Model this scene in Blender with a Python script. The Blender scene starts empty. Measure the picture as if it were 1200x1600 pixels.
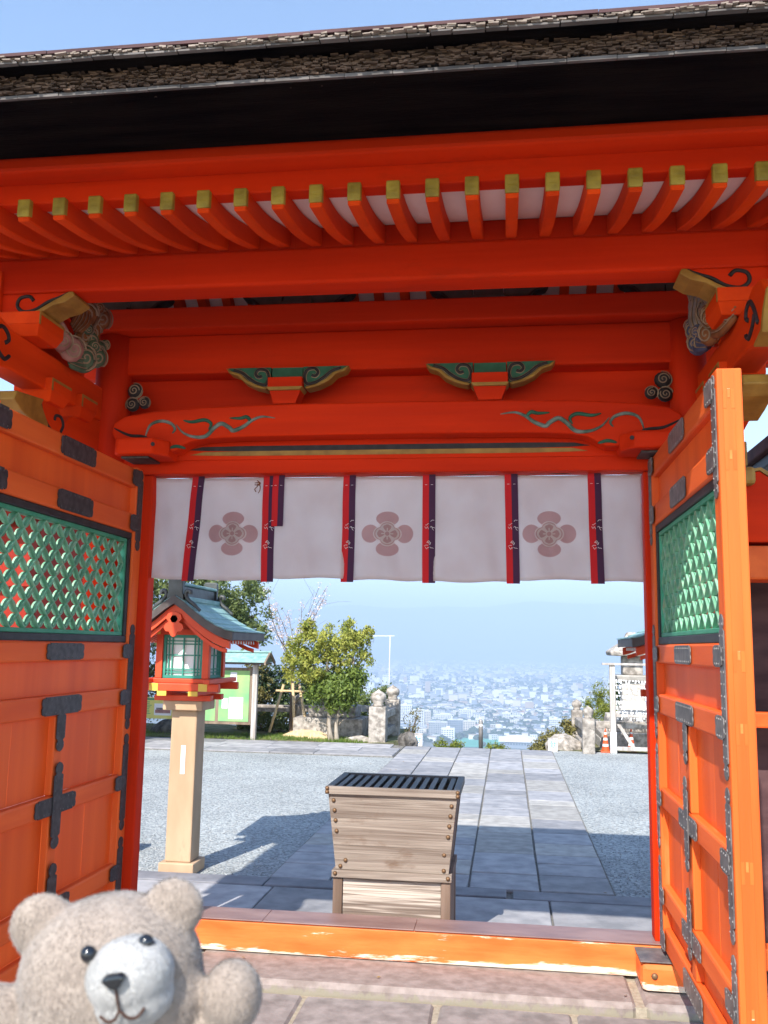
import bpy, bmesh, math, random
import numpy as np
from mathutils import Matrix, Vector, Quaternion

random.seed(7)
rng = np.random.default_rng(7)
PI = math.pi
SC = bpy.context.scene
COL = SC.collection

# ------------------------------------------------------------------ camera
cam_d = bpy.data.cameras.new('camera')
cam = bpy.data.objects.new('camera', cam_d)
COL.objects.link(cam)
_r = Vector((0.99104473, 0.13246521, 0.01683173))
_u = Vector((0.00284838, -0.14699473, 0.98913317))
_f = Vector((-0.13349991, 0.98022728, 0.14605567))
CAMP = Vector((0.627, -4.8, 1.52))
cam.matrix_world = Matrix(((_r.x, _u.x, -_f.x, CAMP.x), (_r.y, _u.y, -_f.y, CAMP.y), (_r.z, _u.z, -_f.z, CAMP.z), (0, 0, 0, 1)))
cam_d.sensor_fit = 'VERTICAL'
cam_d.sensor_height = 36.0
cam_d.lens = 1424.5 / 1600 * 36.0
cam_d.clip_start = 0.05
cam_d.clip_end = 60000
cam_d.dof.use_dof = True
cam_d.dof.focus_distance = 5.5
cam_d.dof.aperture_fstop = 14
SC.camera = cam

# ------------------------------------------------------------------ sky, sun, exposure
SUN_EL, SUN_AZ = math.radians(42.8), math.radians(14.5)     # azimuth of travel, from +Y towards +X
w = bpy.data.worlds.new('World'); SC.world = w; w.use_nodes = True
nt = w.node_tree; nt.nodes.clear()
sky = nt.nodes.new('ShaderNodeTexSky'); sky.sky_type = 'NISHITA'; sky.sun_disc = False
sky.sun_elevation = SUN_EL; sky.sun_rotation = PI + SUN_AZ
sky.altitude = 200; sky.air_density = 1.0; sky.dust_density = 0.3; sky.ozone_density = 1.0
bg = nt.nodes.new('ShaderNodeBackground'); bg.inputs['Strength'].default_value = 0.15
out = nt.nodes.new('ShaderNodeOutputWorld')
nt.links.new(sky.outputs[0], bg.inputs[0]); nt.links.new(bg.outputs[0], out.inputs[0])
sun_d = bpy.data.lights.new('sun', 'SUN'); sun_d.energy = 3.6; sun_d.angle = math.radians(0.53); sun_d.color = (1.0, 0.955, 0.88)
sun = bpy.data.objects.new('sun', sun_d); COL.objects.link(sun)
_d = Vector((math.sin(SUN_AZ) * math.cos(SUN_EL), math.cos(SUN_AZ) * math.cos(SUN_EL), -math.sin(SUN_EL)))
sun.rotation_mode = 'QUATERNION'; sun.rotation_quaternion = _d.to_track_quat('-Z', 'Y'); sun.location = (-3, -12, 14)
SC.view_settings.view_transform = 'Standard'; SC.view_settings.look = 'None'
SC.view_settings.exposure = 1.22; SC.view_settings.gamma = 1.0; SC.view_settings.use_curve_mapping = False
SC.render.engine = 'CYCLES'
SC.cycles.max_bounces = 8; SC.cycles.diffuse_bounces = 5; SC.cycles.glossy_bounces = 3
SC.cycles.transmission_bounces = 4; SC.cycles.transparent_max_bounces = 8; SC.cycles.volume_bounces = 0
SC.cycles.use_denoising = True

# ------------------------------------------------------------------ helpers
WM = {}          # world matrices by object name
def wm(o): return WM[o.name]

class MB:
    """collects shapes given in world metres; build() links them as one mesh object"""
    def __init__(s, fn=None):
        s.v, s.f, s.mi, s.m, s.fn = [], [], [], 0, fn
    def add(s, vs, fs):
        b = len(s.v)
        s.v += [tuple(p) for p in vs]
        s.f += [tuple(b + i for i in f) for f in fs]
        s.mi += [s.m] * len(fs)
        return s
    def box(s, x0, x1, y0, y1, z0, z1):
        v = [(x0, y0, z0), (x1, y0, z0), (x1, y1, z0), (x0, y1, z0), (x0, y0, z1), (x1, y0, z1), (x1, y1, z1), (x0, y1, z1)]
        return s.add(v, [(0, 3, 2, 1), (4, 5, 6, 7), (0, 1, 5, 4), (1, 2, 6, 5), (2, 3, 7, 6), (3, 0, 4, 7)])
    def hexa(s, v8):
        return s.add(v8, [(0, 3, 2, 1), (4, 5, 6, 7), (0, 1, 5, 4), (1, 2, 6, 5), (2, 3, 7, 6), (3, 0, 4, 7)])
    def obox(s, M, sx, sy, sz):
        vs = [M @ Vector((x * sx / 2, y * sy / 2, z * sz / 2)) for z in (-1, 1) for x, y in ((-1, -1), (1, -1), (1, 1), (-1, 1))]
        return s.hexa(vs)
    def prism(s, pts, fn, w0, w1):
        """pts outline in (u,v); fn(u,v,w) gives the world point"""
        n = len(pts)
        vs = [fn(u, v, w0) for u, v in pts] + [fn(u, v, w1) for u, v in pts]
        fs = [tuple(range(n)), tuple(range(2 * n - 1, n - 1, -1))]
        fs += [(i, n + i, n + (i + 1) % n, (i + 1) % n) for i in range(n)]
        return s.add(vs, fs)
    def tube(s, path, rad, n=8, caps=True, flat=None):
        P = [Vector(p) for p in path]
        if not hasattr(rad, '__len__'): rad = [rad] * len(P)
        vs, fs = [], []
        t0 = (P[1] - P[0]).normalized()
        ref = Vector((0, 0, 1)) if abs(t0.z) < .9 else Vector((0, 1, 0))
        if flat is not None: ref = Vector(flat)
        for i, p in enumerate(P):
            t = (P[min(i + 1, len(P) - 1)] - P[max(i - 1, 0)])
            t = t.normalized() if t.length > 1e-9 else t0
            a = ref - t * ref.dot(t)
            a = a.normalized() if a.length > 1e-6 else t.orthogonal().normalized()
            if flat is None: ref = a
            b = t.cross(a)
            for k in range(n):
                an = 2 * PI * k / n
                vs.append(p + (a * math.cos(an) + b * math.sin(an)) * rad[i])
        for i in range(len(P) - 1):
            for k in range(n):
                k2 = (k + 1) % n
                fs.append((i * n + k, i * n + k2, (i + 1) * n + k2, (i + 1) * n + k))
        if caps:
            fs.append(tuple(range(n))[::-1]); fs.append(tuple((len(P) - 1) * n + k for k in range(n)))
        return s.add(vs, fs)
    def lathe(s, prof, c, n=16, ax=None):
        """prof: (radius, height) from the bottom up"""
        vs, fs = [], []
        for r, h in prof:
            for k in range(n):
                an = 2 * PI * k / n
                p = Vector((r * math.cos(an), r * math.sin(an), h))
                if ax is not None: p = ax @ p
                vs.append(Vector(c) + p)
        m = len(prof)
        for i in range(m - 1):
            for k in range(n):
                k2 = (k + 1) % n
                fs.append((i * n + k, i * n + k2, (i + 1) * n + k2, (i + 1) * n + k))
        fs.append(tuple(range(n))[::-1]); fs.append(tuple((m - 1) * n + k for k in range(n)))
        return s.add(vs, fs)
    def mesh(s, name, mats, off=(0, 0, 0), smooth=False):
        me = bpy.data.meshes.new(name)
        v = s.v if s.fn is None else [s.fn(p) for p in s.v]
        o = Vector(off)
        me.from_pydata([tuple(Vector(p) - o) for p in v], [], s.f)
        for m in (mats if isinstance(mats, (list, tuple)) else [mats]): me.materials.append(m)
        if any(s.mi): me.polygons.foreach_set('material_index', s.mi)
        bm = bmesh.new(); bm.from_mesh(me)
        bmesh.ops.recalc_face_normals(bm, faces=bm.faces)
        bm.to_mesh(me); bm.free()
        if smooth: me.shade_smooth()
        me.update()
        return me
    def build(s, name, mats, parent=None, bev=0, smooth=False, kind=None, label=None, loc=None):
        pw = wm(parent).translation if parent is not None else Vector((0, 0, 0))
        l = Vector(loc) if loc is not None else pw
        o = bpy.data.objects.new(name, s.mesh(name, mats, l, smooth)); COL.objects.link(o)
        o.location = l - pw
        if parent is not None: o.parent = parent
        WM[o.name] = Matrix.Translation(l)
        if bev: bevel(o, bev)
        if kind: o['kind'] = kind
        if label: o['label'] = label
        return o

def bevel(o, wd, seg=2):
    m = o.modifiers.new('bevel', 'BEVEL'); m.width = wd; m.segments = seg; m.limit_method = 'ANGLE'; m.angle_limit = math.radians(35)

def place(name, mesh, M, parent=None):
    """an object from a shared mesh at world matrix M"""
    o = bpy.data.objects.new(name, mesh); COL.objects.link(o)
    if parent is not None:
        o.parent = parent; o.matrix_local = wm(parent).inverted() @ M
    else: o.matrix_world = M
    WM[o.name] = M.copy()
    return o

def thing(name, label, cat, loc=(0, 0, 0), group=None):
    o = bpy.data.objects.new(name, None); COL.objects.link(o); o.location = loc
    o.empty_display_size = .1
    WM[o.name] = Matrix.Translation(Vector(loc))
    o['label'] = label; o['category'] = cat
    if group: o['group'] = group
    return o
def tag(o, label, cat, group=None):
    o['label'] = label; o['category'] = cat
    if group: o['group'] = group
    return o
def struct(o): o['kind'] = 'structure'; return o

def xz(y):   # outline (x,z) pushed along y
    return lambda u, v, w_: (u, y + w_, v)

# ------------------------------------------------------------------ materials
def mat(name, c1, c2, scale=6, stretch=(1, 1, 1), rough=.6, bump=.15, bscale=None, rand=0.0, detail=6, spec=.3, lo=.35, hi=.65, c3=None, mask=None, metal=0.0, bstretch=None, dist=.01, warp=0.0):
    m = bpy.data.materials.new(name); m.use_nodes = True
    t = m.node_tree; N, L = t.nodes, t.links
    b = N['Principled BSDF']
    tc = N.new('ShaderNodeTexCoord'); mp = N.new('ShaderNodeMapping'); mp.inputs['Scale'].default_value = stretch
    L.new(tc.outputs['Object'], mp.inputs[0])
    nz = N.new('ShaderNodeTexNoise'); nz.inputs['Scale'].default_value = scale; nz.inputs['Detail'].default_value = detail; nz.inputs['Distortion'].default_value = warp
    L.new(mp.outputs[0], nz.inputs['Vector'])
    oi = None
    if rand:
        oi = N.new('ShaderNodeObjectInfo')
        va = N.new('ShaderNodeVectorMath'); va.operation = 'ADD'
        mu = N.new('ShaderNodeMath'); mu.operation = 'MULTIPLY'; mu.inputs[1].default_value = 37.0
        L.new(oi.outputs['Random'], mu.inputs[0]); L.new(mp.outputs[0], va.inputs[0]); L.new(mu.outputs[0], va.inputs[1])
        L.new(va.outputs[0], nz.inputs['Vector'])
    rp = N.new('ShaderNodeValToRGB'); e = rp.color_ramp.elements
    e[0].position = lo; e[0].color = (*c1, 1); e[1].position = hi; e[1].color = (*c2, 1)
    L.new(nz.outputs['Fac'], rp.inputs[0])
    col = rp.outputs[0]
    if c3 is not None:            # worn or stained patches: (colour, scale, lo, hi, stretch)
        cc, s3, l3, h3, st3 = c3
        mp3 = N.new('ShaderNodeMapping'); mp3.inputs['Scale'].default_value = st3; L.new(tc.outputs['Object'], mp3.inputs[0])
        n3 = N.new('ShaderNodeTexNoise'); n3.inputs['Scale'].default_value = s3; n3.inputs['Detail'].default_value = 8; n3.inputs['Roughness'].default_value = .7
        L.new(mp3.outputs[0], n3.inputs['Vector'])
        r3 = N.new('ShaderNodeMapRange'); r3.inputs['From Min'].default_value = l3; r3.inputs['From Max'].default_value = h3
        L.new(n3.outputs['Fac'], r3.inputs[0])
        fac = r3.outputs[0]
        if mask is not None:      # wear that sits at one height on the piece: (axis, v0, v1)
            sx = N.new('ShaderNodeSeparateXYZ'); L.new(tc.outputs['Object'], sx.inputs[0])
            r4 = N.new('ShaderNodeMapRange'); r4.inputs['From Min'].default_value = mask[1]; r4.inputs['From Max'].default_value = mask[2]
            r4.inputs['To Min'].default_value = mask[3]; r4.inputs['To Max'].default_value = mask[4]
            L.new(sx.outputs[mask[0]], r4.inputs[0])
            ad = N.new('ShaderNodeMath'); ad.operation = 'ADD'; L.new(n3.outputs['Fac'], ad.inputs[0]); L.new(r4.outputs[0], ad.inputs[1])
            L.new(ad.outputs[0], r3.inputs[0])
        mx = N.new('ShaderNodeMix'); mx.data_type = 'RGBA'; mx.inputs[7].default_value = (*cc, 1)
        L.new(fac, mx.inputs[0]); L.new(col, mx.inputs[6]); col = mx.outputs[2]
    if rand:
        hv = N.new('ShaderNodeHueSaturation')
        mr = N.new('ShaderNodeMapRange'); mr.inputs['To Min'].default_value = 1 - rand; mr.inputs['To Max'].default_value = 1 + rand
        L.new(oi.outputs['Random'], mr.inputs[0]); L.new(mr.outputs[0], hv.inputs['Value']); L.new(col, hv.inputs['Color']); col = hv.outputs[0]
    L.new(col, b.inputs['Base Color'])
    b.inputs['Roughness'].default_value = rough; b.inputs['Specular IOR Level'].default_value = spec; b.inputs['Metallic'].default_value = metal
    if bump:
        n2 = N.new('ShaderNodeTexNoise'); n2.inputs['Scale'].default_value = bscale or scale * 4; n2.inputs['Detail'].default_value = 5
        mp2 = N.new('ShaderNodeMapping'); mp2.inputs['Scale'].default_value = bstretch or stretch; L.new(tc.outputs['Object'], mp2.inputs[0])
        L.new(mp2.outputs[0], n2.inputs['Vector'])
        bp = N.new('ShaderNodeBump'); bp.inputs['Strength'].default_value = bump; bp.inputs['Distance'].default_value = dist
        L.new(n2.outputs['Fac'], bp.inputs['Height']); L.new(bp.outputs[0], b.inputs['Normal'])
    return m

def flatmat(name, c, rough=.6, spec=.3): return mat(name, tuple(x * .92 for x in c), c, 9, bump=.04, rough=rough, spec=spec)

M = {}
M['red'] = mat('vermilion_paint', (.48, .019, .0015), (.66, .033, .003), 7, (.07, 1, 1), .6, .22, 60, detail=7, spec=.08, bstretch=(.06, 1, 1), dist=.004, c3=((.36, .022, .004), 3.2, .57, .80, (.3, 1, 1)))
M['red_y'] = mat('vermilion_paint_along_bounce', (.54, .034, .002), (.70, .056, .004), 7, (1, .08, 1), .6, .22, 60, rand=.07, detail=7, spec=.08, bstretch=(1, .06, 1), dist=.004, c3=((.42, .028, .005), 4, .57, .80, (1, .3, 1)))  # oranger than the beams: ground bounce on the rafters put into the colour
M['red_z'] = mat('vermilion_paint_upright', (.48, .019, .0015), (.64, .031, .003), 7, (1, 1, .07), .6, .22, 60, detail=7, spec=.08, bstretch=(1, 1, .06), dist=.004, c3=((.36, .022, .004), 4, .57, .80, (1, 1, .3)))
M['door'] = mat('orange_door_paint', (.64, .086, .012), (.79, .136, .022), 8, (1, .10, 1), .6, .28, 70, detail=5, spec=.25, rand=.05, bstretch=(1, .08, 1), dist=.004,
                c3=((.78, .26, .10), 5, .60, .85, (1, .25, 1.4)))
M['door_z'] = mat('orange_door_paint_upright', (.64, .090, .012), (.79, .138, .022), 9, (1, 1, .08), .6, .32, 70, detail=5, spec=.25, rand=.05, bstretch=(1, 1, .06), dist=.004,
                  c3=((.80, .27, .09), 7, .62, .85, (1, 1, .12)))
M['panel'] = mat('orange_panel_paint', (.68, .088, .009), (.82, .128, .016), 6, (1, 1, .07), .5, .10, 50, detail=4, spec=.25, rand=.07, bstretch=(1, 1, .05), dist=.004)
M['sill'] = mat('worn_orange_paint', (.70, .115, .018), (.76, .185, .04), 9, (.3, 1, 1.4), .6, .3, 60, detail=8, c3=((.80, .70, .56), 15, .585, .66, (.14, 1, 1.2)), mask=(2, .0, .055, .22, -.015), bstretch=(.1, 1, 1), dist=.005)
M['sillcap'] = mat('brown_copper_plate', (.17, .095, .085), (.26, .16, .14), 8, (.4, 1, 1), .42, .08, 40, detail=6, spec=.4)
M['iron'] = mat('shaded_iron', (.022, .020, .022), (.06, .055, .058), 30, rough=.55, bump=.25, bscale=120, spec=.4, rand=.15, dist=.002)  # darker copy of the fittings' iron: shade on the left leaf in the colour
M['iron_grey'] = mat('sunlit_iron', (.075, .07, .072), (.16, .145, .14), 22, rough=.5, bump=.25, bscale=120, spec=.45, rand=.15, dist=.002)  # lighter copy of the same iron: sun on the right leaf in the colour
M['stud'] = mat('shaded_iron_stud', (.04, .036, .036), (.10, .095, .095), 40, rough=.45, bump=0, spec=.6)  # darker stud copy for the shaded left leaf
M['stud_bright'] = mat('sunlit_iron_stud', (.16, .15, .14), (.34, .32, .30), 40, rough=.35, bump=0, spec=.6)  # lighter stud copy for the sunlit right leaf
M['black'] = mat('black_lacquer', (.014, .013, .014), (.03, .028, .03), 12, rough=.5, bump=.08)
M['green'] = mat('verdigris_green_paint', (.12, .34, .21), (.25, .48, .33), 14, rough=.6, bump=.15, bscale=60, rand=.18, c3=((.42, .36, .26), 9, .56, .74, (1, 1, 1)))
M['green_frame'] = mat('green_frame_paint', (.04, .26, .15), (.07, .33, .20), 10, rough=.55, bump=.1)
M['green_dark'] = mat('dark_green_paint', (.012, .075, .045), (.025, .12, .075), 14, rough=.6, bump=.1)
M['gold'] = mat('dull_gold_paint', (.22, .115, .018), (.34, .19, .035), 12, rough=.5, bump=.15, bscale=50, spec=.3)
M['goldcap'] = mat('gold_cap_metal', (.20, .135, .018), (.34, .24, .035), 18, rough=.45, bump=.5, bscale=26, rand=.12, bstretch=(.4, .4, 1.6))
M['ink'] = mat('black_line_paint', (.015, .012, .014), (.03, .025, .03), 20, rough=.6, bump=0)
M['greygreen'] = mat('grey_green_paint', (.05, .10, .075), (.20, .24, .22), 18, rough=.6, bump=.1)
M['white_board'] = mat('white_painted_board', (.70, .62, .60), (.80, .74, .72), 5, (1, .3, 1), .7, .05, 40)
M['carve_brown'] = mat('brown_carving', (.16, .055, .018), (.28, .11, .035), 14, rough=.7, bump=.2)
M['carve_pink'] = mat('mauve_carving', (.26, .12, .11), (.38, .21, .19), 14, rough=.7, bump=.2)
M['carve_green'] = mat('green_carving', (.045, .085, .055), (.10, .16, .10), 14, rough=.7, bump=.2)
M['carve_blue'] = mat('blue_carving', (.04, .055, .12), (.09, .11, .20), 14, rough=.7, bump=.2)
M['carve_grey'] = mat('grey_carving', (.15, .13, .13), (.28, .25, .24), 14, rough=.7, bump=.2)
M['carve_line'] = mat('pale_carving_edge', (.22, .15, .10), (.36, .27, .19), 14, rough=.7, bump=.1)
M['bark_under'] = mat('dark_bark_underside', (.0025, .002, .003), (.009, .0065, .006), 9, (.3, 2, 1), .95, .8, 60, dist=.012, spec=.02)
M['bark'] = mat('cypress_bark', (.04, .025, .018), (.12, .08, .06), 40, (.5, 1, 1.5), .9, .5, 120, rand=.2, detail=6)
M['bark_bits'] = mat('cypress_bark_bits', (.028, .016, .011), (.155, .098, .068), 26, (.6, 1, 1.2), .9, .4, 90, detail=4, lo=.3, hi=.7)
M['bark_pale'] = mat('weathered_bark', (.13, .10, .08), (.33, .27, .225), 26, (.6, 1, 1), .9, .4, 90, rand=.2)
M['shingle_grey'] = mat('grey_shingle', (.065, .057, .054), (.14, .125, .118), 18, (.3, 1, 1), .8, .3, 60, rand=.25)
M['roof_dark'] = mat('roof_dark_edge', (.05, .022, .024), (.10, .05, .05), 12, (.3, 1, 1), .8, .2)
M['slate'] = mat('slate_paving', (.215, .213, .222), (.33, .32, .325), 7, rough=.65, bump=.3, bscale=40, rand=.27, detail=8, c3=((.40, .37, .34), 9, .64, .80, (1, 1, 1)), dist=.006)
M['slate_warm'] = mat('beige_slate_paving', (.27, .255, .235), (.39, .37, .34), 9, rough=.7, bump=.3, bscale=40, rand=.15, detail=9, dist=.006)
M['slate_dark'] = mat('slate_kerb', (.15, .15, .165), (.23, .225, .24), 6, rough=.65, bump=.25, bscale=40, rand=.12, detail=8, dist=.006)
M['step'] = mat('brown_step_stone', (.195, .155, .138), (.285, .235, .215), 18, rough=.8, bump=.4, bscale=70, rand=.06, detail=10, c3=((.25, .22, .165), 18, .60, .74, (1, 1, .35)), mask=(2, -.055, -.004, .32, -.05), dist=.006)
M['pave_front'] = mat('front_paving_stone', (.17, .145, .135), (.28, .24, .225), 12, rough=.8, bump=.35, bscale=70, rand=.1, detail=9, c3=((.52, .45, .38), 40, .66, .74, (1, 1, 1)), dist=.006)
M['mortar_grey'] = mat('grey_joint_filler', (.12, .115, .105), (.24, .225, .20), 40, rough=.9, bump=.4, bscale=150)
M['mortar'] = mat('sandy_mortar', (.28, .235, .175), (.38, .325, .25), 40, rough=.9, bump=.4, bscale=150)
M['box_wood'] = mat('weathered_box_wood', (.165, .125, .10), (.285, .235, .195), 5, (.16, 1, 3.2), .8, .7, 30, detail=10, rand=.07, lo=.36, hi=.62, c3=((.14, .085, .055), 5, .60, .76, (.45, 1, 1.0)), bstretch=(.05, 1, 3.5), dist=.006, warp=1.6)
M['box_pale'] = mat('bleached_box_wood', (.19, .145, .115), (.50, .43, .365), 9, (.12, 1, 4), .85, .7, 30, detail=12, lo=.44, hi=.56, warp=.8, bstretch=(.06, 1, 2.4), dist=.008)
M['box_dark'] = mat('dark_box_post', (.13, .085, .06), (.24, .165, .125), 6, (2, 2, .15), .75, .4, 30, rand=.1)
M['box_slat'] = mat('dark_box_slat', (.035, .03, .028), (.09, .08, .075), 8, (2, .2, 1), .55, .2, 40, rand=.12, spec=.5)
M['brass'] = mat('old_brass_nail', (.10, .055, .028), (.20, .115, .06), 40, rough=.5, bump=.1, metal=.3)
M['cloth'] = None
M['gravel'] = None
M['post_tan'] = mat('tan_painted_post', (.40, .265, .16), (.50, .34, .215), 5, (1, 1, .3), rough=.7, bump=.2, bscale=30, detail=9, c3=((.30, .20, .13), 6, .60, .78, (1, 1, .35)))
M['lan_red'] = mat('lantern_red_paint', (.62, .060, .018), (.70, .080, .026), 5, rough=.5, bump=.06)
M['yellow'] = mat('yellow_paint', (.66, .40, .05), (.74, .48, .08), 8, rough=.5, bump=.05)
M['teal'] = mat('teal_lattice_paint', (.03, .21, .16), (.05, .27, .20), 9, rough=.5, bump=.05)
M['paper'] = mat('white_paper', (.72, .72, .72), (.80, .80, .80), 4, rough=.8, bump=0)
M['copper'] = mat('verdigris_copper_sheet', (.16, .31, .29), (.28, .44, .41), 7, rough=.5, bump=.1, rand=.10, c3=((.12, .17, .16), 5, .58, .75, (1, 1, 1)))
M['copper_dark'] = mat('dark_bronze', (.03, .035, .035), (.075, .08, .078), 10, rough=.45, bump=.1, spec=.5)
M['copper_edge'] = mat('brown_bronze_edge', (.055, .042, .04), (.10, .08, .075), 9, rough=.5, bump=.08)
M['stone'] = mat('weathered_granite', (.20, .175, .15), (.46, .41, .36), 12, rough=.85, bump=.4, bscale=50, rand=.10, detail=10, c3=((.09, .085, .07), 9, .56, .70, (1, 1, 1)), dist=.01)
M['stone_pale'] = mat('pale_granite', (.36, .33, .29), (.50, .46, .41), 9, rough=.85, bump=.3, bscale=50, rand=.08, detail=10, dist=.01)
M['rock'] = mat('dark_rock', (.05, .045, .04), (.20, .18, .16), 9, (1, 1, .4), .9, .8, 20, dist=.03)
M['grey_wood'] = mat('grey_weathered_wood', (.30, .26, .23), (.50, .46, .42), 8, (2, 2, .2), .8, .3, 40)
M['brown_wood'] = mat('brown_weathered_wood', (.16, .115, .08), (.27, .20, .145), 8, (2, 2, .2), .8, .3, 40)
M['bamboo'] = mat('pale_stake_wood', (.50, .36, .19), (.62, .47, .28), 10, (2, 2, .3), .7, .2, 40, rand=.1)
M['notice'] = mat('green_notice_felt', (.13, .36, .17), (.32, .50, .18), 2.2, rough=.8, bump=.05)
M['cone'] = flatmat('orange_cone_plastic', (.72, .10, .03), .4)
M['cone_white'] = flatmat('white_reflective_band', (.78, .78, .76), .4)
M['trunk'] = mat('pale_bark', (.20, .16, .12), (.42, .36, .29), 9, (2, 2, .5), .9, .6, 30)
M['trunk_dark'] = mat('dark_bark', (.07, .05, .04), (.16, .12, .09), 9, (2, 2, .5), .9, .6, 30)
M['white_paint'] = flatmat('white_paint', (.78, .78, .78))
M['blue_print'] = flatmat('blue_print', (.03, .28, .55))
M['steel'] = mat('brushed_steel', (.25, .23, .21), (.38, .35, .33), 10, rough=.35, bump=.02, metal=.5)

def leafmat(name, c1, c2, scale=2.2):
    m = mat(name, c1, c2, scale, rough=.5, bump=0, spec=.3, detail=3, lo=.3, hi=.7)
    t = m.node_tree; b = t.nodes['Principled BSDF']; o = [n for n in t.nodes if n.type == 'OUTPUT_MATERIAL'][0]
    tr = t.nodes.new('ShaderNodeBsdfTranslucent'); mx = t.nodes.new('ShaderNodeMixShader'); mx.inputs[0].default_value = .3
    src = b.inputs['Base Color'].links[0].from_socket
    t.links.new(src, tr.inputs[0]); t.links.new(b.outputs[0], mx.inputs[1]); t.links.new(tr.outputs[0], mx.inputs[2]); t.links.new(mx.outputs[0], o.inputs[0])
    return m
M['leaf_yellow'] = leafmat('yellow_green_leaves', (.15, .20, .030), (.46, .44, .09), 7)
M['leaf_green'] = leafmat('fresh_green_leaves', (.07, .125, .022), (.23, .29, .06), 7)
M['leaf_mid'] = leafmat('mid_green_leaves', (.08, .13, .04), (.24, .28, .10), 2.5)
M['leaf_dark'] = leafmat('dark_green_leaves', (.022, .05, .020), (.07, .11, .04), 2.5)
M['leaf_olive'] = leafmat('olive_leaves', (.10, .10, .03), (.26, .22, .07), 3)
M['leaf_conifer'] = leafmat('yellow_conifer_leaves', (.10, .15, .02), (.28, .30, .05), 4)
M['blossom'] = leafmat('cherry_blossom', (.66, .54, .53), (.78, .70, .69), 5)
M['grass'] = leafmat('grass_blades', (.07, .14, .02), (.22, .28, .06), 5)

# noren cloth: thin, lets daylight through from behind
def clothmat(name, c1, c2):
    m = mat(name, c1, c2, 5, rough=.85, bump=.06, bscale=30, spec=.1, detail=5)
    t = m.node_tree; b = t.nodes['Principled BSDF']; o = [n for n in t.nodes if n.type == 'OUTPUT_MATERIAL'][0]
    tr = t.nodes.new('ShaderNodeBsdfTranslucent'); mx = t.nodes.new('ShaderNodeMixShader'); mx.inputs[0].default_value = .62
    src = b.inputs['Base Color'].links[0].from_socket
    t.links.new(src, tr.inputs[0]); t.links.new(b.outputs[0], mx.inputs[1]); t.links.new(tr.outputs[0], mx.inputs[2]); t.links.new(mx.outputs[0], o.inputs[0])
    return m
M['cloth'] = clothmat('white_curtain_cloth', (.79, .70, .68), (.84, .77, .755))
M['crest'] = clothmat('dusky_pink_print', (.62, .41, .41), (.66, .45, .45))
M['rib_red'] = flatmat('red_ribbon', (.52, .012, .016), .8)
M['rib_purple'] = flatmat('purple_ribbon', (.055, .016, .050), .8)

def gravelmat():
    m = bpy.data.materials.new('courtyard_gravel'); m.use_nodes = True
    t = m.node_tree; N, L = t.nodes, t.links; b = N['Principled BSDF']
    tc = N.new('ShaderNodeTexCoord')
    vo = N.new('ShaderNodeTexVoronoi'); vo.inputs['Scale'].default_value = 55; L.new(tc.outputs['Object'], vo.inputs['Vector'])
    rp = N.new('ShaderNodeValToRGB'); e = rp.color_ramp.elements
    e[0].position = 0; e[0].color = (.17, .185, .19, 1); e[1].position = 1; e[1].color = (.43, .45, .44, 1)
    sx = N.new('ShaderNodeSeparateColor'); L.new(vo.outputs['Color'], sx.inputs[0]); L.new(sx.outputs[0], rp.inputs[0])
    nz = N.new('ShaderNodeTexNoise'); nz.inputs['Scale'].default_value = .9; nz.inputs['Detail'].default_value = 6; L.new(tc.outputs['Object'], nz.inputs['Vector'])
    hv = N.new('ShaderNodeHueSaturation'); mr = N.new('ShaderNodeMapRange'); mr.inputs['From Min'].default_value = .3; mr.inputs['From Max'].default_value = .7; mr.inputs['To Min'].default_value = .82; mr.inputs['To Max'].default_value = 1.15
    L.new(nz.outputs['Fac'], mr.inputs[0]); L.new(mr.outputs[0], hv.inputs['Value']); L.new(rp.outputs[0], hv.inputs['Color']); L.new(hv.outputs[0], b.inputs['Base Color'])
    b.inputs['Roughness'].default_value = .85
    bp = N.new('ShaderNodeBump'); bp.inputs['Strength'].default_value = .7; bp.inputs['Distance'].default_value = .012
    L.new(vo.outputs['Distance'], bp.inputs['Height']); bp.invert = True; L.new(bp.outputs[0], b.inputs['Normal'])
    return m
M['gravel'] = gravelmat()

# ------------------------------------------------------------------ ground of the shrine yard
G = -.14                                     # paving level of the yard, the gravel lies a little lower
def quadmesh(name, pts, faces, mats, smooth=False):
    me = bpy.data.meshes.new(name); me.from_pydata(pts, [], faces)
    for m in (mats if isinstance(mats, list) else [mats]): me.materials.append(m)
    if smooth: me.shade_smooth()
    o = bpy.data.objects.new(name, me); COL.objects.link(o); WM[o.name] = Matrix.Identity(4); return o

mb = MB(); mb.box(-16, 16, -14, -.30, -.5, -.135); mb.box(-16, 16, -.30, 11.02, -.5, -.172); mb.box(-16, -1.3, 11.02, 11.3, -.5, -.172); mb.box(1.36, 16, 11.02, 11.3, -.5, -.172)
ground = struct(mb.build('ground', M['gravel']))

def slab_mesh(name, sx, sy, sz, m, jit=.004, chip=.008):
    v = []
    for z in (-1, 0):
        for x, y in ((-1, -1), (1, -1), (1, 1), (-1, 1)):
            v.append((x * sx / 2 + random.uniform(-jit, jit), y * sy / 2 + random.uniform(-jit, jit), z * sz + (random.uniform(-jit, jit) * .5 if z == 0 else 0)))
    b = MB().hexa(v); me = b.mesh(name, m); return me
def slab(name, x0, x1, y0, y1, z, m, parent, th=.12, gap=.006, jit=.003, bev=.006):
    me = slab_mesh(name, x1 - x0 - 2 * gap, y1 - y0 - 2 * gap, th, m, jit)
    o = place(name, me, Matrix.Translation(((x0 + x1) / 2, (y0 + y1) / 2, z + random.uniform(-.002, .002))), parent)
    bevel(o, bev, 1); return o

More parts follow.
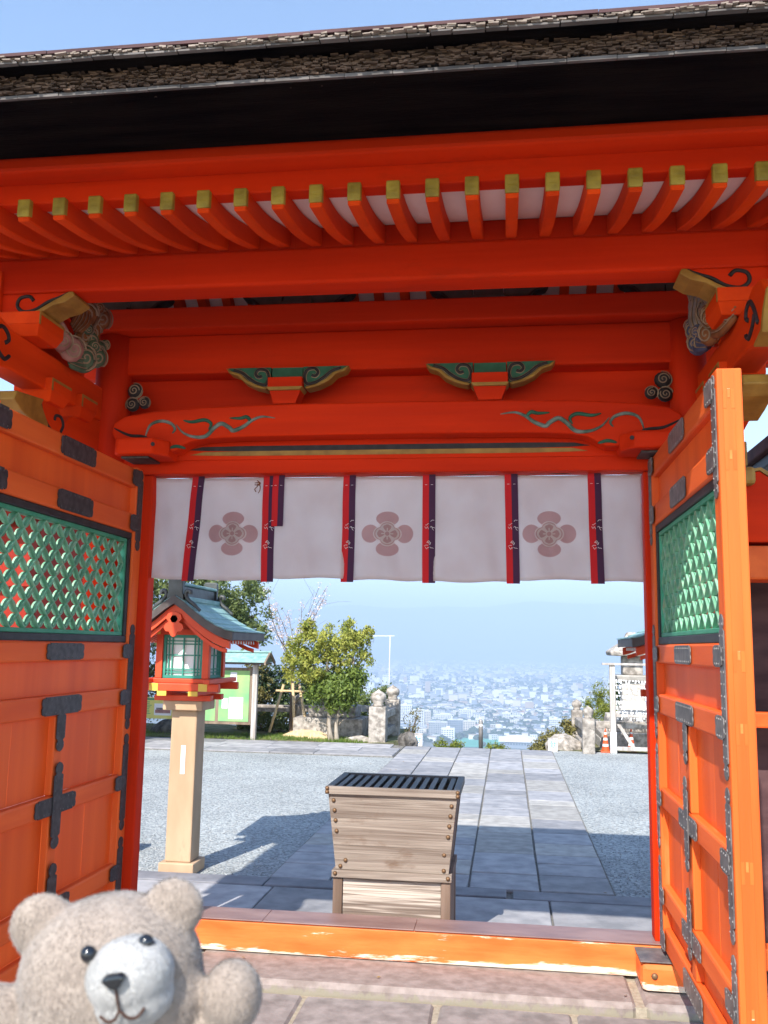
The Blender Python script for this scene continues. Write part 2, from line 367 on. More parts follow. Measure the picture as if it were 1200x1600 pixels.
# paved walk through the yard
mb = MB(); mb.box(-1.10, 1.37, 1.93, 10.99, -.5, -.158)
path = struct(mb.build('path', M['mortar_grey'] ))
cols = [-1.09, -.64, -.147, .352, .85, 1.36]
for i in range(5):
    y = 1.935
    while y < 10.95:
        l = random.choice([.30, .38, .46, .56, .68, .85]) * (1.0 if y < 6 else 1.3)
        if y + l > 10.6: l = 10.98 - y
        slab('paving_stone', cols[i], cols[i + 1], y, y + l, G, M[random.choice(('slate', 'slate', 'slate', 'slate_warm'))], path, gap=.0075); y += l
# the landing behind the sill and its kerb stones
mb = MB(); mb.box(-4.6, 4.6, .20, 1.925, -.5, -.165)
landing = struct(mb.build('stone_landing', M['mortar_grey']))
xs = [-4.5, -3.4, -2.2, -.99, -.05, .90, 1.60, 2.7, 4.5]
for a, b in zip(xs, xs[1:]): slab('landing_slab', a, b, .22, 1.69, G, M['slate'], landing)
xs = [-4.5, -2.9, -1.07, .655, 1.9, 3.2, 4.5]
for a, b in zip(xs, xs[1:]): slab('kerb_stone', a, b - (.03 if abs(b - .655) < .01 else 0), 1.705, 1.925, G + random.choice((-.004, .004)), M['slate_dark'], landing)
# slab strip across the far side of the yard
mb = MB(); mb.box(-15, -1.12, 9.55, 11.25, -.5, -.16)
strip = struct(mb.build('cross_path', M['mortar_grey']))
for r in range(3):
    x = -13 + r * .3
    while x < -1.2:
        l = random.uniform(.7, 1.4); l = min(l, -1.13 - x)
        if l < .2: break
        slab('paving_stone', x, x + l, 9.58 + r * .55, 10.12 + r * .55, G - .003, M['slate'], strip); x += l
# front paving and the step under the gate
mb = MB(); mb.box(-4.5, 4.5, -8.5, -.335, -.4, -.098)
fp = struct(mb.build('front_paving', M['mortar']))
rows = [(-.362, -1.02, [-4.4, -3.0, -1.75, -.307, .306, .92, 2.2, 3.4, 4.4]), (-1.02, -2.0, [-4.4, -2.6, -1.0, .1, 1.3, 2.6, 4.4]), (-2.0, -2.9, [-4.4, -3, -1.5, -.2, .9, 2.1, 4.4]), (-2.9, -4.2, [-4.4, -2.4, -.9, .5, 1.7, 3, 4.4]), (-4.2, -6, [-4.4, -2.4, -.9, .5, 1.7, 3, 4.4])]
for y1, y0, xs in rows:
    for a, b in zip(xs, xs[1:]): slab('paving_stone', a, b, y0, y1, -.085, M['pave_front'], fp, gap=.011, jit=.006, bev=.012)
mb = MB(); mb.box(-2.9, 2.9, -.332, .215, -.4, -.055)
stepb = struct(mb.build('gate_step', M['mortar']))
xs = [-2.9, -.95, 1.215, 2.9]
for a, b in zip(xs, xs[1:]): slab('step_stone', a, b, -.36, .21, -.04, M['step'], stepb, gap=.014, jit=.004, bev=.022, th=.09)

R_ = np.random.default_rng(41); n = 15000
px_ = R_.uniform(-4.2, 3.2, n); py_ = 1.96 + 8.4 * R_.random(n) ** 1.6; kp = ((px_ < -1.13) | (px_ > 1.40)) & ~((px_ < -1.1) & (py_ > 9.5)); px_, py_ = px_[kp], py_[kp]; n = len(px_)
r_ = R_.uniform(.004, .011, n); B_ = np.array([(1, 0, 0), (0, 1, 0), (-1, 0, 0), (0, -1, 0), (0, 0, .8), (0, 0, -.6)])
V_ = B_[None] * r_[:, None, None] * R_.uniform(.6, 1.3, (n, 6, 3)); a_ = R_.uniform(0, 2 * PI, n); c_, s_ = np.cos(a_)[:, None], np.sin(a_)[:, None]
V_ = np.stack([V_[..., 0] * c_ - V_[..., 1] * s_, V_[..., 0] * s_ + V_[..., 1] * c_, V_[..., 2]], -1) + np.stack([px_, py_, np.full(n, -.170)], 1)[:, None]
F_ = [(0, 1, 4), (1, 2, 4), (2, 3, 4), (3, 0, 4), (1, 0, 5), (2, 1, 5), (3, 2, 5), (0, 3, 5)]
M['pebble'] = mat('gravel_stones', (.20, .21, .215), (.42, .425, .42), 60, rough=.85, bump=0)
pb_ = quadmesh('gravel_stones', V_.reshape(-1, 3).tolist(), [tuple(6 * i + q for q in f) for i in range(n) for f in F_], M['pebble']); pb_['kind'] = 'stuff'
lf = MB(); R0 = random.Random(2)
for i in range(90):
    x, y = R0.uniform(-3, 3), R0.uniform(-.5, 9); z = (-.135 if -1.1 < x < 1.37 or y < 1.93 else -.160) if y > .22 else -.034
    a = R0.uniform(0, 6.3); u_ = Vector((math.cos(a), math.sin(a), R0.uniform(-.2, .2))) * R0.uniform(.010, .02); v_ = Vector((-math.sin(a), math.cos(a), R0.uniform(0, .4))) * .006; c0 = Vector((x, y, z + .004))
    lf.add([c0 - u_, c0 + v_, c0 + u_, c0 - v_], [(0, 1, 2, 3)])
M['dry_leaf'] = mat('dry_leaf', (.12, .07, .03), (.34, .22, .09), 3, rough=.8, bump=0)
lf.build('fallen_leaves', M['dry_leaf'], kind='stuff')

# ------------------------------------------------------------------ the gate
gate = thing('shrine_gate', 'large vermilion shrine gate with thick bark roof, gold-capped rafters and carved beams', 'gate', (0, 0, -.04))
XR = 2.35
def gbox(name, m, *b, bev=.008, **k): return MB().box(*b).build(name, M[m], gate, bev=bev, **k)
for x, r in ((-1.61, .10), (1.575, .095)):
    mb = MB(); mb.lathe([(r, 0), (r, 2.9), (r, 3.27)], (x, .02, -.02), 24); mb.build('pillar', M['red_z'], gate, smooth=True)
gbox('door_jamb', 'red_z', -1.462, -1.346, .036, .13, .1242, 2.4525); gbox('door_jamb', 'red_z', 1.336, 1.425, .03, .13, .122, 2.452)
gbox('lintel', 'red', -1.52, 1.49, 0, .14, 2.4535, 2.546)
gbox('upper_board', 'red', -1.62, 1.59, .125, .15, 2.75, 3.031)
gbox('head_beam', 'red', -1.60, 1.57, -.01, .156, 3.029, 3.254, bev=.012)
gbox('tie_beam', 'red', -1.74, 1.70, -.115, .09, 3.256, 3.384, bev=.012)
gbox('eave_purlin', 'red', -2.25, 2.25, -.93, -.77, 3.152, 3.325, bev=.014)
gbox('rafter_board', 'red', -2.25, 2.25, -.915, -.90, 3.326, 3.425)
gbox('lower_fascia', 'red', -XR, XR, -1.58, -1.505, 3.254, 3.350, bev=.006)
gbox('upper_fascia', 'red', -XR, XR, -1.69, -1.57, 3.335, 3.395, bev=.014)
gbox('ridge_purlin', 'red', -2.25, 2.25, -.17, -.05, 3.50, 3.63)
gbox('rear_purlin', 'red', -2.25, 2.25, .30, .38, 3.10, 3.21)
# rafters, front and rear, each with a gold cap
prof = [(-1.62, 3.162), (-1.3, 3.215), (-.93, 3.328), (-.5, 3.49), (-.1, 3.655)]
out_f = prof + [(y, z + (.088 if i < 3 else .09)) for i, (y, z) in reversed(list(enumerate(prof)))]
rb = MB()
pr2 = []
for (ya, za), (yb, zb), (yc, zc), (yd, zd) in [(prof[max(i - 1, 0)], prof[i], prof[i + 1], prof[min(i + 2, 4)]) for i in range(4)]:
    for k in range(4):
        t = k / 4; q = lambda a, b, c, d: .5 * (2 * b + (c - a) * t + (2 * a - 5 * b + 4 * c - d) * t * t + (3 * b - a - 3 * c + d) * t ** 3)
        pr2.append((q(ya, yb, yc, yd), q(za, zb, zc, zd)))
pr2.append(prof[-1])
n_ = len(pr2)
hx = .0245
vs = []
for y, z in pr2: vs += [(-hx, y, z), (hx, y, z), (hx, y, z + .088), (-hx, y, z + .088)]
fs = [(0, 1, 2, 3), tuple((n_ - 1) * 4 + k for k in (3, 2, 1, 0))]
for i in range(n_ - 1):
    for k in range(4): fs.append((i * 4 + k, i * 4 + (k + 1) % 4, i * 4 + 4 + (k + 1) % 4, i * 4 + 4 + k))
rb.add(vs, fs); raf_me = rb.mesh('rafter', M['red_y'])
cap = MB()
cap.hexa([(-.0262, -1.628, 3.178), (.0262, -1.628, 3.178), (.0262, -1.596, 3.184), (-.0262, -1.596, 3.184), (-.0262, -1.628, 3.2525), (.0262, -1.628, 3.2525), (.0262, -1.596, 3.2565), (-.0262, -1.596, 3.2565)])
cap_me = cap.mesh('gold_cap', M['goldcap'])
rr = MB(); rr.hexa([(-hx, -.1, 3.60), (hx, -.1, 3.60), (hx, .46, 3.13), (-hx, .46, 3.13), (-hx, -.1, 3.69), (hx, -.1, 3.69), (hx, .46, 3.22), (-hx, .46, 3.22)])
rr_me = rr.mesh('rear_rafter', M['red_y'])
for k in range(-15, 16):
    x = .0595 + .1475 * k
    if abs(x) > 2.28: continue
    T = Matrix.Translation((x, 0, 0))
    r = place('rafter', raf_me, T, gate); bevel(r, .005, 1)
    c_ = place('gold_cap', cap_me, T, r); bevel(c_, .006, 2)
    place('rear_rafter', rr_me, T, gate)
def yz_sheet(name, m, pts, x0, x1, **k):
    mb = MB(); mb.prism(pts, lambda u, v, w_: (w_, u, v), x0, x1); return mb.build(name, M[m], gate, **k)
top = [(y, z + .0895) for y, z in pr2 if y > -1.505]
yz_sheet('roof_boards', 'white_board', top + [(y, z + .014) for y, z in reversed(top)], -XR + .03, XR - .03)
yz_sheet('rear_roof_boards', 'white_board', [(-.1, 3.692), (.46, 3.222), (.46, 3.236), (-.1, 3.708)], -XR + .03, XR - .03)
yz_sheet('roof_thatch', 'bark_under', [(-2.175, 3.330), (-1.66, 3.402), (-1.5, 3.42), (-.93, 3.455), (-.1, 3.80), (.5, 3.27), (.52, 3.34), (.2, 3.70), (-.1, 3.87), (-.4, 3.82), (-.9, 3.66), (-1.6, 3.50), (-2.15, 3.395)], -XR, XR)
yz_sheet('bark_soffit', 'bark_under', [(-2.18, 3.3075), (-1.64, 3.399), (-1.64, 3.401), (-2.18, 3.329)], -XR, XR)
x = -XR
while x < XR - .01:                                      # board along the lower lip, piece by piece
    l = min(random.uniform(.11, .17), XR - x)
    gb = MB(); d = random.uniform(-.004, .004)
    gb.hexa([(x + .001, -2.188 + d * .5, 3.3045), (x + l - .001, -2.188 + d * .5, 3.3045), (x + l - .001, -2.172, 3.3075), (x + .001, -2.172, 3.3075), (x + .001, -2.188 + d * .5, 3.316), (x + l - .001, -2.188 + d * .5, 3.316), (x + l - .001, -2.172, 3.320), (x + .001, -2.172, 3.320)])
    gb.build('eave_board', M['shingle_grey'], gate); x += l
bb = MB()                                                # the cut ends of the bark, far too many to part
for row in range(14):
    x = -XR
    while x < XR:
        l = random.uniform(.008, .030); h = random.uniform(.003, .007); z = 3.319 + row * .0050 + random.uniform(-.002, .002)
        dy = random.uniform(-.018, .012); tl = random.uniform(-.003, .003)
        bb.hexa([(x, -2.18 + dy, z), (x + l, -2.18 + dy, z + tl), (x + l, -2.13, z + tl), (x, -2.13, z), (x, -2.18 + dy, z + h), (x + l, -2.18 + dy, z + tl + h), (x + l, -2.13, z + tl + h), (x, -2.13, z + h)])
        x += l * random.uniform(.8, 1.25)
bb.build('bark_edge', M['bark_bits'], gate, kind='stuff')
yz_sheet('bark_backing', 'bark', [(-2.155, 3.321), (-2.11, 3.321), (-2.11, 3.388), (-2.155, 3.388)], -XR, XR)
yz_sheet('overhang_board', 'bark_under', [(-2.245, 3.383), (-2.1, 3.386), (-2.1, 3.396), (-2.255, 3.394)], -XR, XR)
x = -XR
while x < XR - .01:
    l = min(random.uniform(.06, .19), XR - x); d = random.uniform(-.006, .006)
    MB().box(x + .002, x + l - .002, -2.262 + d, -2.247, 3.3805 + random.uniform(-.001, .001), 3.3865).build('edge_shingle', M['shingle_grey'], gate); x += l
bb = MB(); 
for row in range(3):
    x = -XR
    while x < XR:
        l = random.uniform(.010, .032); h = random.uniform(.003, .006); z = 3.388 + row * .004
        dy = random.uniform(-.016, .006); tl = random.uniform(-.003, .003)
        bb.hexa([(x, -2.262 + dy, z), (x + l, -2.262 + dy, z + tl), (x + l, -2.2, z + tl), (x, -2.2, z), (x, -2.262 + dy, z + h), (x + l, -2.262 + dy, z + tl + h), (x + l, -2.2, z + tl + h), (x, -2.2, z + h)])
        x += l * random.uniform(.9, 1.6)
bb.build('upper_bark_edge', M['bark_pale'], gate, kind='stuff')
x = -XR
while x < XR - .01:
    l = min(random.uniform(.5, .9), XR - x); d = random.uniform(-.003, .003)
    MB().hexa([(x + .001, -2.27 + d, 3.400), (x + l - .001, -2.27 + d, 3.400), (x + l - .001, -2.1, 3.43), (x + .001, -2.1, 3.43), (x + .001, -2.27 + d, 3.411), (x + l - .001, -2.27 + d, 3.411), (x + l - .001, -2.1, 3.445), (x + .001, -2.1, 3.445)]).build('top_shingle', M['roof_dark'], gate); x += l

# rainbow beam with its cut-out underside, painted bands and carved tendrils
def arch():
    p = [(-1.50, 2.60), (-1.53, 2.66), (-1.52, 2.715), (-1.46, 2.752), (-1.3, 2.778), (-1.0, 2.797), (-.6, 2.806), (0, 2.809)]
    up = p + [(-x + -.012, z) for x, z in reversed(p[:-1])]
    lo = [(1.47, 2.552), (1.13, 2.552), (1.09, 2.575), (1.04, 2.603), (.96, 2.619), (.8, 2.627), (.4, 2.631), (0, 2.632), (-.4, 2.631), (-.8, 2.627), (-1.0, 2.619), (-1.08, 2.603), (-1.13, 2.575), (-1.16, 2.552), (-1.5, 2.552)]
    return up + lo
mb = MB(); mb.prism(arch(), xz(0), -.142, -.012)
rbm = mb.build('rainbow_beam', M['red'], gate, bev=.012)
gbox('band_board', 'red', -1.48, 1.45, -.010, -.0015, 2.528, 2.66, bev=0)
def band(m, z0, z1, y, xa, xb, name):
    p = [(xa, (z0 + z1) / 2 - .006), (xa + .10, z0 + .003), (xa + .3, z0), (xb - .3, z0), (xb - .10, z0 + .003), (xb, (z0 + z1) / 2 - .006), (xb - .08, z1 - .003), (xb - .3, z1), (xa + .3, z1), (xa + .08, z1 - .003)]
    MB().prism(p, xz(0), y - .004, y).build(name, M[m], rbm)
band('ink', 2.576, 2.604, -.0105, -1.13, 1.06, 'black_band'); band('gold', 2.549, 2.575, -.0106, -1.12, 1.05, 'gold_band')
def smooth_path(pts, k=5):
    P = [Vector(p) for p in pts]; o = []
    for i in range(len(P) - 1):
        a, b, c, d = P[max(i - 1, 0)], P[i], P[i + 1], P[min(i + 2, len(P) - 1)]
        for j in range(k):
            t = j / k; o.append(.5 * (2 * b + (c - a) * t + (2 * a - 5 * b + 4 * c - d) * t * t + (3 * b - a - 3 * c + d) * t ** 3))
    o.append(P[-1]); return o
def tendril(pts, y, r, m, parent, name='carved_tendril', fl=.45):
    P = smooth_path([(x, y, z) for x, z in pts]); n = len(P)
    rad = [max(.0015, r * math.sin(PI * (i + .6) / (n + .2)) ** .6) for i in range(n)]
    MB().tube(P, rad, 6, flat=(0, 1, 0)).build(name, M[m], parent, smooth=True)
for sgn, dx in ((1, 0), (-1, -.012)):
    mirror = lambda pts: [(sgn * x + dx, z) for x, z in pts]
    tendril(mirror([(-1.515, 2.685), (-1.43, 2.645), (-1.36, 2.638), (-1.32, 2.632)]), -.143, .009, 'ink', rbm)
    tendril(mirror([(-1.332, 2.634), (-1.308, 2.697), (-1.25, 2.72), (-1.19, 2.706), (-1.165, 2.675), (-1.18, 2.65)]), -.144, .010, 'greygreen', rbm)
    tendril(mirror([(-1.160, 2.700), (-1.12, 2.655), (-1.06, 2.630), (-.99, 2.632), (-.945, 2.675), (-.905, 2.700), (-.86, 2.678), (-.836, 2.660), (-.78, 2.682), (-.735, 2.715), (-.68, 2.735), (-.607, 2.727)]), -.144, .013, 'greygreen', rbm)
    tendril(mirror([(-1.12, 2.722), (-1.07, 2.712), (-1.0, 2.722), (-.962, 2.700), (-.975, 2.668)]), -.145, .011, 'green_dark', rbm)
    tendril(mirror([(-.86, 2.731), (-.80, 2.728), (-.765, 2.735), (-.745, 2.712), (-.762, 2.690)]), -.145, .011, 'green_dark', rbm)
    tendril(mirror([(-1.195, 2.568), (-1.15, 2.578), (-1.10, 2.566)]), -.144, .010, 'green_dark', rbm)

# frog-leg struts
def strut(cx, y, zt, s=1.0, dark=False):
    e = bpy.data.objects.new('frog_leg_strut', None); COL.objects.link(e); e.parent = gate; e.location = (cx, y, zt + .04); WM[e.name] = Matrix.Translation((cx, y, zt))
    mg, mk, mr = ('ink', 'copper_dark', 'copper_dark') if dark else ('gold', 'green_dark', 'red')
    for sg in (1, -1):
        q = lambda p: [(cx + sg * s * u, zt - s * v) for u, v in p]
        MB().prism(q([(.09, 0), (.335, 0), (.31, .022), (.26, .04), (.22, .075), (.17, .10), (.10, .118)]), xz(y), -.055, .02).build('wing', M[mk], e)
        MB().prism(q([(.345, -.002), (.325, .030), (.275, .047), (.237, .084), (.178, .113), (.115, .128), (.10, .116), (.17, .098), (.22, .072), (.258, .037), (.312, .018)]), xz(y), -.066, .025).build('gilt_edge', M[mg], e, bev=.006)
        if not dark:
            sp = [(.30, .012), (.25, .03), (.21, .062), (.16, .092), (.115, .098), (.10, .06), (.115, .02), (.155, .012), (.175, .035), (.16, .055), (.14, .05)]
            P = smooth_path([(a, y - .058, b) for a, b in q(sp)])
            MB().tube(P, .0085, 6, flat=(0, 1, 0)).build('scroll_line', M['ink'], e, smooth=True)
            MB().tube([p + Vector((0, .007, 0)) for p in P], .0125, 6, flat=(0, 1, 0)).build('scroll_edge', M['carve_line'], e, smooth=True)
    MB().prism([(cx - .085 * s, zt), (cx + .085 * s, zt), (cx + .085 * s, zt - .07 * s), (cx - .085 * s, zt - .07 * s)], xz(y), -.045, .0).build('back_block', M[mk], e)
    MB().prism([(cx - .095 * s, zt - .068 * s), (cx + .095 * s, zt - .068 * s), (cx + .095 * s, zt - .125 * s), (cx - .095 * s, zt - .125 * s)], xz(y), -.10, .02).build('block', M[mr], e, bev=.004)
    MB().prism([(cx - .100 * s, zt - .124 * s), (cx + .100 * s, zt - .124 * s), (cx + .085 * s, zt - .142 * s), (cx - .085 * s, zt - .142 * s)], xz(y), -.105, .015).build('block_edge', M[mg], e)
    MB().prism([(cx - .086 * s, zt - .142 * s), (cx + .086 * s, zt - .142 * s), (cx + .06 * s, zt - .215 * s), (cx - .06 * s, zt - .215 * s)], xz(y), -.09, .01).build('block_foot', M[mr], e)
strut(-.565, -.03, 3.028); strut(.54, -.03, 3.028)
for cx in (-1.60, -.535, .53, 1.55): strut(cx, .02, 3.478, .95, True)

# cross beams out to the eave purlin, with bracket blocks, arms and carvings, on both sides
def spiral(mb, c, ax_u, ax_v, r, turns=1.6, th=.006, ph=0):
    P = []
    for i in range(22):
        t = i / 21; a = ph + turns * 2 * PI * t; rr_ = r * (1 - .88 * t)
        P.append(Vector(c) + ax_u * (rr_ * math.cos(a)) + ax_v * (rr_ * math.sin(a)))
    mb.tube(P, th, 5)
def cloud(mcol, lumps, nrm, name='cloud_carving', line='carve_line', tails=()):
    """lumps: (centre, radius) of rounded scrolls; grooves are pale spiral ridges"""
    mb = MB(); n = Vector(nrm).normalized(); u = Vector((0, 0, 1)).cross(n).normalized(); v = n.cross(u)
    for c, r in lumps:
        R3 = Matrix((u, v, n)).transposed()
        prof_ = [(r * math.sin(a) , -r * .6 * math.cos(a)) for a in [PI * k / 8 for k in range(1, 8)]]
        mb.lathe(prof_, c, 12, R3)
    m2 = MB()
    for a, b_, wd, bend in tails:                        # streaming tails: side-by-side rounded ribs
        a, b_ = Vector(a), Vector(b_); dr = (b_ - a).normalized(); sd = dr.cross(n).normalized()
        for k in range(5):
            off = sd * (k - 2) * wd / 4; P = smooth_path([a + off, (a + b_) / 2 + off * 1.1 + sd * bend + n * .012, b_ + off * .75 + sd * bend * .3 + dr * .01 * (2 - abs(k - 2))], 6)
            mb.tube(P, [wd * .17] * (len(P) - 1) + [wd * .05], 6)
            if k < 4: m2.tube([p + sd * wd / 8 + n * wd * .15 for p in P], wd * .035, 4)
    o = mb.build(name, M[mcol], gate, smooth=True)
    for i, (c, r) in enumerate(lumps):
        f = Vector(c) + n * (r * .54)
        spiral(m2, f, u, v, r * .72, 1.7, max(.003, r * .08), i * 1.3)
        for k in range(3):
            P = [f + (u * math.cos(a) + v * math.sin(a)) * r * (1.0 + .0 * k) - n * (r * (.12 + .16 * k)) for a in [i + .22 * j * (1 if k % 2 else -1) for j in range(9)]]
            m2.tube(P, max(.0025, r * .06), 5)
    m2.build('scroll_ridges', M[line], o, smooth=True)
for sg, X0, carv in ((-1, -1.62, (('carve_brown', [((-1.60, -.42, 3.245), .075), ((-1.58, -.27, 3.27), .06), ((-1.60, -.33, 3.17), .055), ((-1.60, -.40, 3.12), .05)]),
                                    ('carve_pink', [((-1.58, -.80, 2.985), .045), ((-1.57, -.69, 3.0), .05), ((-1.56, -.60, 2.985), .062)]),
                                    ('carve_green', [((-1.57, -.45, 2.99), .062), ((-1.56, -.33, 3.03), .055), ((-1.57, -.28, 3.09), .045), ((-1.58, -.37, 3.11), .05)]))),
                     (1, 1.60, (('carve_grey', [((1.58, -.30, 3.27), .06), ((1.57, -.42, 3.20), .055), ((1.58, -.48, 3.12), .055), ((1.58, -.62, 3.12), .05)]),
                                ('carve_blue', [((1.55, -.33, 3.08), .055), ((1.55, -.38, 3.0), .055), ((1.56, -.46, 2.98), .045)]),
                                ('carve_brown', [((1.56, -.66, 3.03), .06), ((1.55, -.64, 2.96), .055), ((1.57, -.80, 2.98), .05), ((1.58, -.90, 2.96), .04)])))):
    s = -sg                                                # towards the opening
    xo = lambda a, b: (min(X0 - s * a, X0 - s * b), max(X0 - s * a, X0 - s * b))
    a, b = xo(0, .13)
    cb = MB().prism([(-.085, 2.745), (-.085, 2.93), (-1.05, 2.93), (-1.16, 2.965), (-1.28, 2.955), (-1.36, 2.88), (-1.30, 2.82), (-1.27, 2.76), (-1.16, 2.73), (-1.05, 2.745)], lambda u, v, w_: (w_, u, v), a, b).build('cross_beam', M['red_y'], gate, bev=.010)
    MB().prism([(-1.362, 2.88), (-1.302, 2.82), (-1.272, 2.755), (-1.16, 2.727), (-1.17, 2.715), (-1.29, 2.735), (-1.33, 2.81), (-1.39, 2.88)], lambda u, v, w_: (w_, u, v), a - .004, b + .004).build('gilt_nose', M['gold'], cb, bev=.004)
    xf = X0 + s * .002
    MB().tube(smooth_path([(xf, -1.24, 2.79), (xf, -1.20, 2.86), (xf, -1.14, 2.915), (xf, -1.09, 2.90), (xf, -1.075, 2.87), (xf, -1.10, 2.85)]), .010, 6).build('scroll_line', M['ink'], cb, smooth=True)
    MB().tube(smooth_path([(xf, -1.06, 2.80), (xf, -1.10, 2.775), (xf, -1.16, 2.80), (xf, -1.20, 2.84)]), .010, 6).build('scroll_line', M['ink'], cb, smooth=True)
    def masu(yc, z0, z1, w_, x0, x1, nm='bracket_block'):
        zm = z0 + (z1 - z0) * .45
        mbk = MB(); mbk.hexa([(x0 + .02, yc - w_ / 2 + .028, z0), (x1 - .02, yc - w_ / 2 + .028, z0), (x1 - .02, yc + w_ / 2 - .028, z0), (x0 + .02, yc + w_ / 2 - .028, z0), (x0, yc - w_ / 2, zm), (x1, yc - w_ / 2, zm), (x1, yc + w_ / 2, zm), (x0, yc + w_ / 2, zm)])
        mbk.box(x0, x1, yc - w_ / 2, yc + w_ / 2, zm + .0005, z1)
        o = mbk.build(nm, M['red_y'], gate, bev=.004)
        e_ = MB(); xe0, xe1 = (x1 + .0005, x1 + .003) if s > 0 else (x0 - .003, x0 - .0005)
        for (ya, yb, za, zb) in ((yc - w_ / 2, yc + w_ / 2, z1 - .014, z1 - .001), (yc - w_ / 2, yc - w_ / 2 + .013, zm, z1 - .0145)): e_.box(xe0, xe1, ya, yb, za, zb)
        e_.build('edge_line', M['gold'], o)
    a2, b2 = xo(-.035, .165)
    masu(-.62, 2.688, 2.803, .20, a2, b2); masu(-.31, 2.690, 2.810, .18, a2, b2)
    a5, b5 = xo(.135, .155); MB().box(a5, b5, -.95, -.05, 2.931, 3.26).build('bracket_board', M['red_y'], gate)
    a3, b3 = xo(.01, .12)
    hj = MB().prism([(-.05, 2.7435), (-.215, 2.7435), (-.22, 2.70), (-.40, 2.69), (-.47, 2.64), (-.55, 2.69), (-.72, 2.69), (-.74, 2.66), (-.68, 2.58), (-.50, 2.54), (-.09, 2.54)], lambda u, v, w_: (w_, u, v), a3, b3).build('bracket_arm', M['red_y'], gate, bev=.006)
    MB().prism([(-.72, 2.692), (-.97, 2.665), (-.99, 2.62), (-.92, 2.585), (-.80, 2.555), (-.68, 2.535), (-.66, 2.578), (-.74, 2.66)], lambda u, v, w_: (w_, u, v), a3 - .012, b3 + .012).build('gilt_nose', M['gold'], hj, bev=.006)
    xf2 = (b3 if s > 0 else a3) + s * .002
    MB().tube(smooth_path([(xf2, -.74, 2.665), (xf2, -.72, 2.63), (xf2, -.67, 2.585), (xf2, -.62, 2.56)]), .009, 6).build('scroll_line', M['ink'], hj, smooth=True)
    MB().tube(smooth_path([(xf2, -.52, 2.575), (xf2, -.50, 2.615), (xf2, -.53, 2.65), (xf2, -.58, 2.645), (xf2, -.59, 2.62)]), .008, 6).build('scroll_line', M['ink'], hj, smooth=True)
    # block and scrolled arm that carry the purlin
    a4, b4 = xo(-.09, .20)
    masu(-.86, 2.932, 3.045, .24, a4, b4, 'purlin_block')
    sx = 1 if s > 0 else -1
    xx = lambda d: X0 + s * d
    arm = MB().prism([(xx(-.30), 3.046), (xx(.0), 3.046), (xx(.06), 3.07), (xx(.12), 3.105), (xx(.17), 3.13), (xx(.205), 3.151), (xx(-.30), 3.151)], lambda u, v, w_: (u, w_, v), -.925, -.785).build('purlin_arm', M['red'], gate, bev=.004)
    MB().prism([(xx(-.03), 3.035), (xx(.02), 3.032), (xx(.07), 3.05), (xx(.13), 3.085), (xx(.19), 3.10), (xx(.235), 3.13), (xx(.225), 3.151), (xx(.205), 3.151), (xx(.17), 3.129), (xx(.12), 3.104), (xx(.06), 3.069), (xx(.0), 3.045)], lambda u, v, w_: (u, w_, v), -.94, -.77).build('gilt_edge', M['gold'], arm, bev=.005)
    P = smooth_path([(xx(.20), -.927, 3.146), (xx(.15), -.927, 3.125), (xx(.10), -.927, 3.108), (xx(.04), -.927, 3.072), (xx(-.02), -.927, 3.062), (xx(-.055), -.927, 3.09), (xx(-.045), -.927, 3.128), (xx(.0), -.927, 3.138), (xx(.025), -.927, 3.115)])
    MB().tube(P, .009, 6).build('scroll_line', M['ink'], arm, smooth=True)
    TL = {(-1, 'carve_brown'): [((-1.60, -.36, 3.22), (-1.60, -.30, 3.02), .10, .02), ((-1.58, -.44, 3.27), (-1.60, -.50, 3.13), .07, -.01)], (-1, 'carve_pink'): [((-1.57, -.66, 3.0), (-1.60, -.90, 3.04), .09, .02)], (-1, 'carve_green'): [((-1.56, -.34, 3.03), (-1.58, -.58, 2.95), .09, -.02)],
          (1, 'carve_grey'): [((1.56, -.44, 3.22), (1.58, -.46, 3.02), .10, .02), ((1.57, -.34, 3.28), (1.58, -.24, 3.14), .06, .01)], (1, 'carve_blue'): [((1.54, -.34, 3.08), (1.56, -.56, 2.96), .09, .02)], (1, 'carve_brown'): [((1.55, -.64, 3.0), (1.58, -.95, 2.97), .10, .02)]}
    for mcol, lumps in carv:
        cloud(mcol, [(c, r * 1.08) for c, r in lumps] + [(Vector(c) + Vector((s * .012, .05 * (-1) ** i, .045)), r * .6) for i, (c, r) in enumerate(lumps)], (s, -.7, -.25), tails=TL[(sg, mcol)])
    cloud('ink', [((X0 + s * .16, -.015, 2.93), .045), ((X0 + s * .22, -.015, 2.86), .035), ((X0 + s * .15, -.015, 2.85), .04)], (0, -1, 0))
    # upper pivot block of the door
    x0, x1 = (-1.47, -1.185) if s > 0 else (1.195, 1.47)
    pv = MB().prism([(x0, -.02), (x0, -.22), (x0 + .03, -.26), (x1 - .06, -.26), (x1, -.17), (x1, -.02)] if s > 0 else [(x0, -.02), (x0, -.17), (x0 + .06, -.26), (x1 - .03, -.26), (x1, -.22), (x1, -.02)], lambda u, v, w_: (u, v - .125, w_) if False else (u, v, w_), 2.515, 2.605).build('pivot_block', M['red'], gate, bev=.012)
    MB().lathe([(.011, 0), (.011, .006)], ((x0 + x1) / 2 + s * .09, -.2615, 2.565), 10, Matrix.Rotation(PI / 2, 3, 'X')).build('nail_head', M['ink'], pv)
    gbox('pivot_collar', 'iron', x0 + .03, x1 - .10 if s > 0 else x1 - .03, -.2, -.03, 2.503, 2.5145, bev=.002) if s > 0 else gbox('pivot_collar', 'iron', x0 + .10, x1 - .03, -.2, -.03, 2.503, 2.5145, bev=.002)
    # lower pivot block
    xb0, xb1 = (-1.62, -1.24) if s > 0 else (1.235, 1.60)
